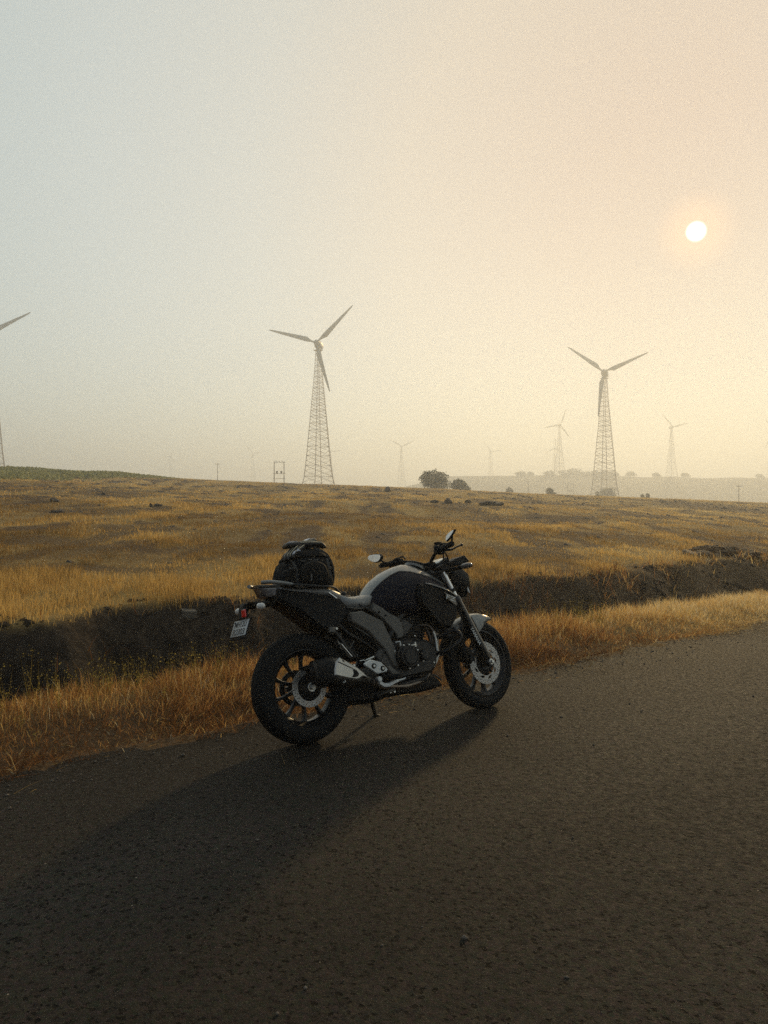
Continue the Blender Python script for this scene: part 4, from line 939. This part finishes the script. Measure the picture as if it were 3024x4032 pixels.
# seat, tail and rear lights
def loftx(st, mat, name, parent, ang=45, p=.7):
    """st: (x, centre z, half width, half height) superellipse sections"""
    g = G(); sgn = lambda v: math.copysign(abs(v)**p, v)
    return g.loft([[(x, w*sgn(math.cos(a)), z+h*sgn(math.sin(a))) for a in np.linspace(0, 2*PI, 28, endpoint=False)] for x, z, w, h in st]).obj(name, mat, parent, ang)
seat = loftx([(.255, .795, .07, .03), (.275, .79, .105, .045), (.33, .773, .122, .042), (.40, .770, .118, .044), (.46, .775, .098, .045), (.52, .782, .080, .040), (.555, .788, .060, .030)], m_seat, 'rider_seat', bike, 60)
G().tube(crom([(.29, -.114, .748), (.36, -.123, .735), (.44, -.108, .735), (.52, -.082, .748)], 5, False), .004, 8).obj('seat_piping', m_panel, seat)
pil = loftx([(-.16, .885, .05, .02), (-.12, .878, .085, .028), (0, .866, .105, .030), (.12, .856, .115, .032), (.20, .842, .115, .034), (.27, .815, .10, .035), (.30, .80, .07, .02)], m_seat, 'pillion_seat', bike, 60)
G().tube([(.171, -.123, .842), (.221, -.125, .803)], .006, 8).obj('seat_strap', m_chrome, pil)
tail = G().prism([(-.150, .888), (-.12, .894), (.05, .872), (.18, .84), (.27, .80), (.31, .765), (.40, .735), (.34, .69), (.27, .665), (.20, .60), (.10, .64), (-.04, .755), (-.12, .803), (-.150, .822), (-.145, .86)], -.11, .11, .02, fn=lambda x, y, z: (x, y*(.72+.28*min(1, max(0, (x+.23)/.22))), z)).obj('tail_section', m_blk, bike, 40)
for sg in (-1, 1):
    gr = G().tube(crom([(.03, sg*.118, .883), (-.03, sg*.135, .893), (-.11, sg*.132, .913), (-.20, sg*.118, .927), (-.235, sg*.085, .929)], 5, False), [.008]*4+[.0115]*17, 12).obj('grab_rail', m_grey, bike)
tl = G().prism([(-.240, .922), (-.13, .915), (-.10, .90), (-.225, .908)], -.075, .075, .003, fn=lambda x, y, z: (x, y*(.5+.5*min(1, max(0, (x+.25)/.10))), z)).obj('tail_cowl', m_grey, bike)
G().prism([(-.232, .905), (-.14, .895), (-.145, .850), (-.185, .846), (-.21, .862)], -.085, .085, .008, fn=lambda x, y, z: (x, y*(.45+.55*min(1, max(0, (x+.24)/.09))), z)).obj('tail_light', m_tail, bike)
rf = G().prism([(-.02, .795), (-.09, .822), (-.20, .824), (-.325, .824), (-.335, .808), (-.345, .745), (-.335, .735), (-.300, .79), (-.20, .796), (-.10, .798), (-.04, .760)], -.035, .035, .006).obj('plate_holder', m_blk, bike)
G().prism([(-.31, .824), (-.20, .822), (-.20, .805), (-.30, .802)], -.105, .105, .005).obj('indicator_bar', m_blk, rf)
for sg in (-1, 1):
    ind = G().tube([(-.245, sg*.05, .808), (-.27, sg*.10, .800)], .011, 10).obj('indicator', m_blk, bike)
    G().ell((-.279, sg*.137, .793), (.025, .036, .0195), 18, 12, Matrix.Rotation(rad(18*sg), 3, 'Z'), .8).obj('lens', m_lens, ind)
PU = Vector((.0355, 0, .0865)).normalized(); PC = Vector((-.3535, 0, .690)); PN = Vector((-.0865, 0, .0355)).normalized()
Mp = Matrix((Vector((0, -1, 0)), PU, PN)).transposed()
G().box(PC-PN*.006-PU*.008, (.212, .116, .006), Mp, .002).obj('plate_frame', m_blk, rf)
plt = G().box(PC, (.20, .094, .003), Mp, .001).obj('number_plate', m_plate, bike)
text_part('MH12U', .05, m_ink, plt, frame(PC+PU*.023+PN*.0018, (0, -1, 0), PU), fit=(.160, .036))
text_part('R2303', .05, m_ink, plt, frame(PC-PU*.022+PN*.0018, (0, -1, 0), PU), fit=(.155, .036))
G().cyl(PC+PU*.036+Vector((0, .085, 0)), PC+PU*.036+Vector((0, .085, 0))+PN*.004, .004, n=10).obj('plate_screw', m_ink, plt)
G().box((-.348, -.058, .766), (.010, .046, .042), None, .003).obj('reflector', m_red, rf)
G().box((-.338, -.05, .768), (.012, .06, .05)).obj('reflector_bracket', m_blk, rf)

# side panels, frame, swing arm
for sg in (-1, 1):
    sp = G().prism([(.47, .758), (.528, .726), (.574, .69), (.639, .656), (.658, .626), (.673, .577), (.667, .536), (.618, .526), (.611, .555), (.582, .59), (.534, .651), (.518, .664), (.458, .713), (.464, .735)], sg*.09, sg*.142, .006).obj('side_panel', m_panel, bike, 40)
    G().prism([(.296, .713), (.382, .717), (.526, .644), (.551, .58), (.606, .441), (.626, .35), (.566, .368), (.514, .473), (.411, .593), (.302, .663)], sg*.085, sg*.139, .007).obj('side_cover', m_panel, sp, 40)
    G().prism([(.29, .648), (.412, .577), (.503, .469), (.568, .357), (.624, .317), (.575, .312), (.503, .375), (.445, .437), (.477, .477), (.421, .549)], sg*.085, sg*.132, .006).obj('lower_cover', m_panel2, sp, 40)
    G().prism([(.62, .66), (.70, .64), (.76, .60), (.70, .55), (.68, .53), (.672, .60)], sg*.10, sg*.128, .006).obj('throttle_cover', m_panel2, sp, 40)
G().cyl((.50, -.142, .70), (.50, -.150, .70), .007, n=8).cyl((.545, -.142, .675), (.545, -.150, .675), .006, n=8).obj('panel_screw', m_blk, bike)
fr = G()
for sg in (-1, 1):
    fr.tube(crom([(1.06, sg*.03, .86), (.90, sg*.10, .80), (.72, sg*.115, .70), (.55, sg*.115, .52), (.45, sg*.11, .36)], 5, False), .021, 12)
    fr.tube([(.60, sg*.10, .62), (.35, sg*.10, .69), (.05, sg*.085, .80), (-.15, sg*.06, .85)], .014, 10); fr.tube([(.50, sg*.10, .46), (.28, sg*.10, .60), (.15, sg*.085, .74)], .013, 10)
    fr.tube([(1.08, sg*.03, .82), (1.0, sg*.07, .62), (.93, sg*.09, .42), (.82, sg*.09, .26), (.55, sg*.09, .24)], .017, 10)
    fr.tube([(.187, sg*.105, .625), (.25, sg*.115, .52), (.30, sg*.12, .45)], .012, 10)
fr.obj('frame', m_engine, bike)
g = G()
for sg in (-1, 1):
    g.loft([[(x, sg*(.088+.0*k)+dy, z+dz) for dy, dz in ((-.014, -h), (.014, -h), (.018, 0), (.014, h), (-.014, h), (-.018, 0))] for k, (x, z, h) in enumerate(((.46, .345, .036), (.30, .345, .033), (.12, .33, .026), (-.035, .315, .022), (-.06, .315, .012)))])
g.cyl((.33, -.09, .345), (.33, .09, .345), .03, n=14)
g.obj('swing_arm', m_engine, bike)
G().prism([(-.06, .43), (.09, .455), (.20, .42), (.22, .36), (.14, .355), (.02, .40)], -.098, -.074, .006).obj('rear_caliper', m_blk, bike)
g = G(); rings = []
for a, w in ((28, .05), (45, .066), (62, .072), (80, .072), (98, .066), (112, .05)):
    d = Vector((math.cos(rad(a)), 0, math.sin(rad(a)))); C = Vector(cr); rr = .338
    up = [(-w, rr-.03), (-w, rr-.008), (-w*.7, rr), (0, rr+.003), (w*.7, rr), (w, rr-.008), (w, rr-.03)]
    rings.append([C+d*r_+Vector((0, yy, 0)) for yy, r_ in up+[(yy*.94, r_-.004) for yy, r_ in up][::-1]])
g.loft(rings[:3]).obj('rear_hugger', m_blk, bike, 30)
G().prism([(.02, .77), (.12, .70), (.24, .64), (.33, .60), (.36, .47), (.345, .42), (.30, .46), (.22, .58), (.09, .635)], -.075, .075, .012).obj('inner_mudguard', m_blk, bike)
g = G().tube([(.34, 0, .62), (.31, 0, .45)], .03, 14)
for k in range(7): g.lathe([], (0, 0, 0)) if False else g.tube([(.345-.005*k, 0, .61-.022*k), (.343-.005*k, 0, .602-.022*k)], .040, 14)
g.obj('shock_absorber', m_engine, bike)
for (a, b, r) in (((.214, -.09, .575), (.232, -.095, .515), .004),): G().tube([a, b], r, 8).obj('brake_line', m_bolt, bike)
G().tube(crom([(.228, -.105, .60), (.242, -.10, .55), (.236, -.095, .50)], 5, False), .0035, 8).tube(crom([(.325, -.10, .545), (.295, -.10, .51), (.265, -.10, .485)], 5, False), .0035, 8).obj('wiring', m_panel, bike)
G().prism([(.151, .642), (.188, .639), (.188, .603), (.147, .611)], -.105, -.130, .004).obj('bracket', m_panel, bike)
G().cyl((.199, -.11, .628), (.199, -.128, .628), .008, n=10, bevel=.001).obj('bracket_bolt', m_bolt, bike)

# engine
eng = G().prism([(.60, .52), (.70, .53), (.86, .50), (.915, .45), (.93, .39), (.91, .33), (.86, .29), (.64, .28), (.54, .31), (.505, .36), (.50, .44), (.54, .49)], -.13, .13, .02).obj('engine', m_engine, bike, 40)
cy = G(); RC = Matrix.Rotation(rad(8), 3, 'Y')
cy.box((.79, 0, .585), (.13, .16, .22), RC, .015)
for k in range(9): cy.box(Vector((.79, 0, .585))+RC @ Vector((0, 0, -.075+.0175*k)), (.165, .205, .006), RC, .002)
cy.box(Vector((.79, 0, .585))+RC @ Vector((0, 0, .11)), (.15, .17, .06), RC, .015); cy.obj('cylinder', m_engine, eng)
g = G()
for r, y0, y1 in ((.082, -.12, -.165), (.070, -.16, -.188), (.052, -.186, -.194)): g.cyl((.665, y0, .412), (.665, y1, .412), r, r*.96, 44, .006)
g.obj('clutch_cover', m_engine, eng)
G().cyl((.80, -.12, .408), (.80, -.165, .408), .036, .034, 30, .005).obj('oil_filter_cover', m_engine, eng)
g = G()
for px, py in ((410, 205), (430, 298), (545, 323), (350, 437), (437, 440), (498, 490), (525, 518), (582, 608), (700, 630), (280, 500), (405, 75), (410, 430), (330, 560), (385, 690), (480, 660), (515, 405), (630, 560)):
    x = .662+(px-390)*.00069; z = .413-(py-560)*.00055-(px-390)*.00007; y = -.128 if py > 350 else -.105
    if (x-.665)**2+(z-.412)**2 < .086**2: y = -.160
    g.cyl((x, y+.02, z), (x, y-.012, z), .0065, .006, 8, .0015)
g.obj('engine_bolt', m_bolt, eng)
G().tube([(.60, -.132, .505), (.625, -.145, .508), (.627, -.145, .48)], .007, 8).obj('oil_fitting', m_bolt, eng)
G().box((.745, -.132, .475), (.022, .02, .026), None, .004).tube([(.745, -.14, .475), (.70, -.145, .478)], .0045, 8).obj('clutch_cable_end', m_bolt, eng)
hd = G()
for dy in (-.035, .02):
    hd.tube(crom([(.86, dy, .60), (.93, dy-.03, .585), (.955, dy-.05, .52), (.945, dy-.055, .42), (.90, dy-.055, .345), (.84, dy-.05, .27), (.70, dy-.06, .235), (.55, dy-.08, .245), (.42, -.15+dy*.3, .27), (.345, -.205+dy*.3, .30)], 5, False), .0175, 14)
hd.obj('exhaust_header', pbr('header_steel', (.16, .13, .105), .35, .9, var=.3), bike)
G().prism([(.52, .29), (.687, .287), (.867, .282), (.925, .269), (.97, .228), (.99, .197), (.90, .186), (.778, .181), (.6, .185), (.44, .185), (.38, .20), (.42, .27)], -.088, .088, .02, fn=lambda x, y, z: (x, y*(1-.35*max(0, (x-.8)/.19)), z)).obj('belly_pan', m_blk, bike, 40)
G().prism([(.23, .175), (.42, .165), (.52, .18), (.56, .30), (.40, .33), (.26, .27), (.21, .215)], -.085, .085, .03).obj('exhaust_chamber', m_blk, bike, 40)
G().prism([(.69, .294), (.86, .288), (.915, .276), (.965, .232), (.95, .232), (.905, .266), (.85, .277), (.69, .282)], -.084, -.096, .003).obj('belly_pan_edge', m_can, bike)
# crash guard loop beside the radiator
for sg in (-1, 1):
    G().tube(crom([(.93, sg*.09, .498), (.985, sg*.15, .520), (1.027, sg*.20, .533), (1.046, sg*.22, .512), (1.046, sg*.22, .474), (.995, sg*.205, .438), (.937, sg*.17, .412), (.915, sg*.11, .408)], 6, False), .0125, 14).obj('crash_guard', m_rim, bike)
g = G().tube(crom([(.925, -.105, .545), (.935, -.11, .50), (.931, -.115, .43), (.932, -.118, .395), (.895, -.12, .362), (.868, -.12, .345)], 5, False), .009, 10).tube(crom([(.935, -.112, .40), (.925, -.112, .375), (.885, -.112, .325)], 5, False), .010, 10)
g.obj('coolant_pipe', m_shield, bike)

# muffler
def mring(x, z, hy, hz, y, p=.62): return [(x, y+hy*math.copysign(abs(math.cos(a))**p, math.cos(a)), z+hz*math.copysign(abs(math.sin(a))**p, math.sin(a))) for a in np.linspace(0, 2*PI, 32, endpoint=False)]
MS = [(-.05, .398, .040, .050, -.225), (-.035, .395, .052, .064, -.228), (.02, .392, .060, .075, -.230), (.09, .385, .066, .081, -.232), (.16, .360, .064, .070, -.230), (.23, .338, .054, .048, -.224), (.29, .318, .040, .028, -.215), (.335, .307, .026, .020, -.207)]
mf = G().loft([mring(*q) for q in MS]).obj('muffler', m_can, bike, 50)
G().loft([mring(-.052, .398, .030, .036, -.225), mring(-.075, .401, .024, .029, -.224), mring(-.075, .401, .018, .022, -.224), mring(-.03, .398, .016, .02, -.225)]).obj('tail_pipe', m_gloss, mf)
G().loft([mring(-.040, .396, .056, .066, -.228), mring(.045, .391, .066, .081, -.231), mring(.060, .389, .064, .079, -.231), mring(-.03, .395, .05, .06, -.228)]).obj('end_cap', m_blk, mf)
curve = lambda x, y, z: (x, y + .10*max(0, x-.10)+.9*max(0, x-.2)**2, z)
shd = G().prism([(.092, .461), (.153, .426), (.212, .390), (.256, .354), (.288, .318), (.262, .331), (.239, .340), (.211, .330), (.191, .328), (.117, .346), (.048, .368), (.051, .398), (.064, .439)], -.276, -.303, .006, fn=curve).obj('heat_shield', m_shield, mf, 40)
G().prism([(.171, .392), (.198, .379), (.213, .358), (.203, .344), (.182, .341), (.16, .345), (.175, .362)], -.300, -.3045, .001, fn=curve).obj('shield_window', m_blk, shd)
G().prism([(.077, .442), (.126, .417), (.174, .392), (.177, .386), (.126, .411), (.075, .436)], -.300, -.3042, .0008, fn=curve).prism([(.104, .448), (.117, .441), (.121, .431), (.109, .437)], -.300, -.3040, .0008, fn=curve).obj('shield_slot', m_blk, shd)
G().tube(crom([(.098, -.296, .325), (.108, -.298, .322), (.113, -.297, .333)], 4, False), .003, 8).obj('shield_clip', m_bolt, mf)

# rider's foot plate, pedal and pegs
fp = G().prism([(.285, .408), (.333, .427), (.405, .403), (.448, .358), (.44, .344), (.379, .338), (.363, .342), (.286, .399)], -.225, -.243, .005).obj('foot_plate', m_alu, bike)
for x, z in ((.35, .387), (.41, .366)):
    G().cyl((x, -.236, z), (x, -.2455, z), .0155, n=20).obj('plate_recess', m_blk, fp); G().cyl((x, -.24, z), (x, -.251, z), .0095, .009, 6, .002).obj('plate_bolt', m_bolt, fp)
G().prism([(.481, .375), (.508, .372), (.574, .319), (.548, .297), (.517, .317), (.494, .351)], -.16, -.182, .005).obj('heel_guard', m_panel, bike)
pd = G(); pp = [(.368, .308), (.378, .286), (.400, .270), (.433, .267), (.478, .278), (.507, .283)]
pd.prism([(.362, .318), (.358, .302), (.370, .277), (.398, .258), (.433, .255), (.508, .276), (.506, .292), (.47, .290), (.433, .279), (.405, .281), (.388, .293), (.382, .312), (.372, .322)], -.238, -.256, .004)
pd.tube([(.50, -.247, .283), (.535, -.25, .286), (.58, -.255, .293)], [.008, .0065, .008], 10); pd.cyl((.371, -.23, .308), (.371, -.262, .308), .016, n=18, bevel=.003)
pedal = pd.obj('brake_pedal', m_alu, bike)
G().tube([(.565, -.235, .291), (.565, -.285, .291)], .009, 12).obj('pedal_tip', m_tyre, pedal)
pg = G().tube([(.43, -.20, .315), (.43, -.215, .316), (.485, -.29, .309), (.495, -.305, .308)], [.012, .017, .017, .012], 12).obj('foot_peg', m_tyre, bike)
G().ell((.487, -.262, .309), (.015, .012, .013), 12, 8).obj('peg_end', m_alu, pg)
G().tube([(.381, -.20, .209), (.427, -.20, .222)], .004, 8).tube([(.427, -.20, .222), (.506, -.20, .234)], .0085, 10).obj('brake_light_spring', m_can, bike)
G().prism([(.158, .535), (.170, .542), (.232, .458), (.218, .448)], -.19, -.212, .005).obj('pillion_peg', m_panel, bike)
G().tube([(.166, -.213, .533), (.226, -.213, .456)], .004, 8).obj('peg_edge', m_chrome, bike)
g = G()
for x, z in ((.245, .405), (.43, .222), (.475, .222), (.505, .222)): G().cyl((x, -.14, z), (x, -.20, z), .008, .008, 10, .0015).obj('frame_bolt', m_bolt, bike)
G().tube([(.275, -.215, .425), (.30, -.22, .428), (.312, -.225, .415)], .003, 6).tube([(.315, -.215, .425), (.375, -.215, .438)], [.006, .007], 8).obj('brake_cylinder', m_bolt, bike)
G().box((.268, -.16, .415), (.012, .012, .022)).obj('orange_clip', m_amber, bike)
g = G().tube([(.50, .09, .22), (.53, .11, .19), (.638, .245, .066)], [.016, .013, .012], 10).ell((.648, .252, .059), (.032, .024, .007), 14, 8).tube([(.45, .10, .20), (.60, .12, .175)], .012, 8)
g.obj('side_stand', m_blk, bike)

# ------------------------------------------------------------------ backpack and gloves on the pillion seat
m_nylon = pbr('black_nylon', (.007, .0068, .0066), .8, var=.35, vscale=35, bump=.6, bscale=120, spec=.15)
m_strap = pbr('black_webbing', (.022, .021, .019), .7, var=.3, vscale=80)
m_leather = pbr('glove_leather', (.022, .020, .017), .5, var=.35, vscale=40, bump=.4, bscale=260)
m_pipe = pbr('tan_piping', (.55, .47, .32), .6)
m_reflect = pbr('pale_reflective_patch', (.62, .64, .70), .4)
BW = bike.matrix_world.copy() if False else Matrix.Translation(bike.location) @ bike.rotation_euler.to_matrix().to_4x4()
def placed(name, label, cat, group=None):
    e = empty(name, BW @ Vector((.07, 0, .89))); e.rotation_euler = bike.rotation_euler.copy(); return tag(e, label, cat, group)
off = Matrix.Translation((-.07, 0, -.89))
bag = placed('backpack', 'black backpack strapped upright on the rear seat of the motorcycle', 'backpack')
def sring(cx, cy, z, a, b, p=.78, n=40, wob=.0, ph=0):
    o_ = []
    for k in range(n):
        t_ = 2*PI*k/n; f = 1+wob*math.sin(3*t_+ph)+wob*.6*math.sin(7*t_+2*ph)
        o_.append((cx+a*f*math.copysign(abs(math.cos(t_))**p, math.cos(t_)), cy+b*f*math.copysign(abs(math.sin(t_))**p, math.sin(t_)), z))
    return o_
BR = [(.875, .085, .135, .13), (.89, .080, .165, .150), (.92, .080, .172, .158), (.96, .080, .170, .158), (1.0, .083, .160, .152), (1.04, .090, .145, .142), (1.07, .098, .122, .125), (1.095, .102, .098, .10), (1.112, .104, .070, .07), (1.12, .104, .030, .03)]
body = G(off).loft([sring(c, 0, z, a, b, wob=.04, ph=z*19) for z, c, a, b in BR]).obj('bag_body', m_nylon, bag, 60)
def bag_side(x, z):                                         # y of the right flank of the bag
    z_ = [q[0] for q in BR]; c = np.interp(z, z_, [q[1] for q in BR]); a = np.interp(z, z_, [q[2] for q in BR]); b = np.interp(z, z_, [q[3] for q in BR])
    u = min(.98, abs(x-c)/a)**(1/.78); return -b*(max(0, 1-u*u)**.5)**.78
pk = G(off); rings = []
for k, s_ in enumerate((1.0, 1.0, .93, .75)):
    ring = []
    for p_, q_ in crom([(.02, .89), (.13, .885), (.165, .93), (.15, 1.0), (.09, 1.03), (.02, 1.015), (-.02, .97), (-.015, .92)], 4):
        cx_, cz_ = .075, .955; x_, z_ = cx_+(p_-cx_)*s_, cz_+(q_-cz_)*s_; ring.append((x_, bag_side(x_, z_)+(.012, -.012, -.024, -.028)[k], z_))
    rings.append(ring)
pocket = pk.loft(rings).obj('front_pocket', m_nylon, bag, 50)
G(off).tube([(p_, bag_side(p_, q_)-.014, q_) for p_, q_ in crom([(.0, .98), (.02, 1.012), (.09, 1.028), (.148, .998)], 5, False)], .0035, 6).obj('zip', m_strap, pocket)
G(off).tube([(.032, -.190, .950), (.030, -.193, .93), (.027, -.192, .908)], [.005, .004, .003], 8).obj('zip_pull', m_panel, pocket)
G(off).box((-.06, bag_side(-.06, .953)-.004, .953), (.03, .006, .006), None, .001).obj('red_tag', pbr('red_tag', (.16, .02, .015), .7), bag)
lid = G(off).loft([sring(.098, 0, z, a, b, wob=.03, ph=z*31) for z, a, b in ((1.055, .128, .128), (1.062, .140, .140), (1.075, .136, .138), (1.098, .108, .112), (1.116, .070, .075), (1.126, .03, .03))]).obj('bag_lid', m_nylon, bag, 60)
sidep = G(off).loft([[(-.075+.006*k+a*math.cos(q), bag_side(-.06, .93)*.9-.02*0+.045*math.sin(q), z) for q in np.linspace(0, 2*PI, 20, endpoint=False)] for k, (z, a) in enumerate(((.89, .03), (.90, .048), (.95, .050), (.985, .042), (.995, .020)))]).obj('side_pocket', m_nylon, bag, 60)
for xs in (-.035, .185):                                    # webbing bands down the flank, each with a pale buckle
    wb_ = G(off); L = [(xs+.02*(z-.88), bag_side(xs+.02*(z-.88), z)-.003, z) for z in np.linspace(.885, 1.05, 10)]
    wb_.loft([[(x-.009, y, z), (x-.009, y-.004, z), (x+.009, y-.004, z), (x+.009, y, z)] for x, y, z in L]).obj('webbing', m_strap, bag, 60)
    z = .985; G(off).box((xs+.002, bag_side(xs, z)-.008, z), (.024, .008, .018), None, .002).obj('webbing_buckle', m_can, bag)
for q in ((.02, 1.035), (.06, 1.04), (.10, 1.038), (-.05, 1.0)): G(off).tube([(q[0]-.012, bag_side(*q)-.002, q[1]), (q[0], bag_side(*q)-.012, q[1]-.003), (q[0]+.012, bag_side(q[0]+.012, q[1])-.002, q[1])], .003, 6).obj('daisy_loop', m_panel, bag)
for i, (x0, dy) in enumerate(((.19, -.07), (.215, .03))):
    st_ = G(off); P = [(x0-.06, dy, 1.112), (x0-.02, dy-.01, 1.095), (x0+.02, dy-.01, 1.062), (x0+.045, dy-.01, 1.0), (x0+.05, dy, .93), (x0+.035, dy, .885)]; L = crom(P, 4, False)
    st_.loft([[(a[0]-.004, a[1]-.022, a[2]-.004), (a[0]+.006, a[1]-.022, a[2]+.006), (a[0]+.010, a[1], a[2]+.010), (a[0]+.006, a[1]+.022, a[2]+.006), (a[0]-.004, a[1]+.022, a[2]-.004)] for a in L]).obj('shoulder_strap', m_strap, bag, 60)
    G(off).box((x0+.004, dy-.012, 1.086), (.035, .032, .012), Matrix.Rotation(rad(38), 3, 'Y'), .003).obj('buckle', m_can, bag)
G(off).box((.172, -.10, 1.068), (.018, .010, .014), Matrix.Rotation(rad(35), 3, 'Y'), .002).box((.150, -.115, 1.030), (.006, .006, .012)).box((.184, -.105, 1.018), (.006, .006, .012)).obj('strap_slider', m_bolt, bag)
bl_ = G(off).tube(crom([(-.07, -.155, .90), (.05, -.172, .885), (.18, -.14, .875), (.27, -.05, .87), (.33, -.02, .825)], 5, False), .007, 8).tube(crom([(.27, .0, .90), (.30, -.01, .86), (.335, -.02, .822)], 4, False), .005, 8)
for q in ((.328, -.03, .818), (.345, -.01, .825), (.335, -.055, .808), (.352, -.04, .812), (.34, -.02, .838)): bl_.ell(q, (.020, .018, .014), 12, 8)
bl_.tube(crom([(.345, -.05, .812), (.37, -.09, .79), (.385, -.12, .755), (.44, -.13, .72)], 5, False), .0045, 8)
bl_.obj('luggage_strap', m_strap, bag)
def glove(label, org, yaw_, pitch_, flip):
    M = off @ Matrix.Translation(org) @ Matrix.Rotation(yaw_, 4, 'Z') @ Matrix.Rotation(pitch_, 4, 'Y')
    e = placed('riding_glove', label, 'glove', 'pair of riding gloves')
    g = G(M); p = .75
    g.loft([[(x, w*math.copysign(abs(math.cos(a))**p, math.cos(a)), z+h*math.copysign(abs(math.sin(a))**p, math.sin(a))) for a in np.linspace(0, 2*PI, 24, endpoint=False)] for x, z, w, h in
            ((-.135, -.006, .046, .010), (-.13, -.006, .050, .016), (-.09, .0, .045, .018), (-.055, .002, .036, .019), (-.02, .004, .042, .020), (.03, .006, .047, .020), (.055, .005, .046, .017), (.06, .004, .040, .010))])
    for i, (y, l) in enumerate(((-.034, .062), (-.0115, .078), (.0115, .074), (.034, .055))):
        g.tube(crom([(.045, y, .004), (.045+l*.45, y*1.08, .008), (.045+l*.8, y*1.1, -.002), (.045+l, y*1.1, -.014)], 4, False), [.0115]*9+[.0105, .0095, .008, .004], 10)
    g.tube(crom([(-.02, flip*.040, .0), (.01, flip*.062, -.002), (.04, flip*.066, -.008), (.058, flip*.060, -.014)], 4, False), [.014]*7+[.013, .012, .011, .010, .008, .004], 10)
    g.obj('glove_shell', m_leather, e, 60)
    q = G(M)
    for y in (-.023, 0, .023): q.tube(crom([(-.03, y*.8, .0235), (.02, y, .0265), (.055, y, .021), (.09, y*1.1, .013), (.10, y*1.12, .002)], 4, False), .0026, 6)
    for s_ in (-1, 1): q.tube(crom([(-.05, s_*.036, .010), (0, s_*.046, .013), (.05, s_*.046, .014), (.085, s_*.046, .012)], 4, False), .0025, 6)
    q.obj('piping', m_pipe, e)
    G(M).prism([(-.115, .0175), (-.075, .0205), (-.06, .0225), (-.06, .019), (-.115, .012)], -.022, .022, .002).obj('cuff_patch', m_reflect, e)
    return e
glove('riding glove with tan piping lying on top with its fingers forward', (.105, -.035, 1.142), rad(-8), rad(4), 1)
g2 = glove('riding glove with a pale cuff patch tucked underneath, drooping backwards', (.045, -.035, 1.118), rad(195), rad(28), -1)
G(off).prism([(-.030, 1.080), (-.018, 1.098), (-.004, 1.104), (-.012, 1.088)], -.098, -.104, .001).prism([(.002, 1.098), (.012, 1.116), (.034, 1.098), (.018, 1.102)], -.094, -.100, .001).obj('cuff_tag', m_reflect, g2)

# ------------------------------------------------------------------ haze
def haze():
    zs = [(o.matrix_world @ Vector(c)).z for o in bpy.data.objects if o.type == 'MESH' and not o.parent for c in o.bound_box]
    z0 = min(zs)-1.0; z1 = 118.0; X = 2900.0; Y0, Y1 = -2900.0, 3300.0
    v = [(a, b, c) for a in (-X, X) for b in (Y0, Y1) for c in (z0, z1)]
    f = [(0, 1, 3, 2), (4, 6, 7, 5), (0, 4, 5, 1), (2, 3, 7, 6), (0, 2, 6, 4), (1, 5, 7, 3)]
    me = bpy.data.meshes.new('haze'); me.from_pydata(v, [], f); o = bpy.data.objects.new('haze', me); COL.objects.link(o)
    m, t, out_ = new_mat('haze_air'); p = N(t, 'ShaderNodeVolumePrincipled'); t.links.new(p.outputs[0], out_.inputs['Volume'])
    p.inputs['Density'].default_value = HAZE_DENSITY; p.inputs['Color'].default_value = (*HAZE_COL, 1); p.inputs['Anisotropy'].default_value = HAZE_G
    p.inputs['Density Attribute'].default_value = ''
    me.materials.append(m); return tag(o, 'pale golden morning haze filling the air', 'haze', kind='stuff')
haze()
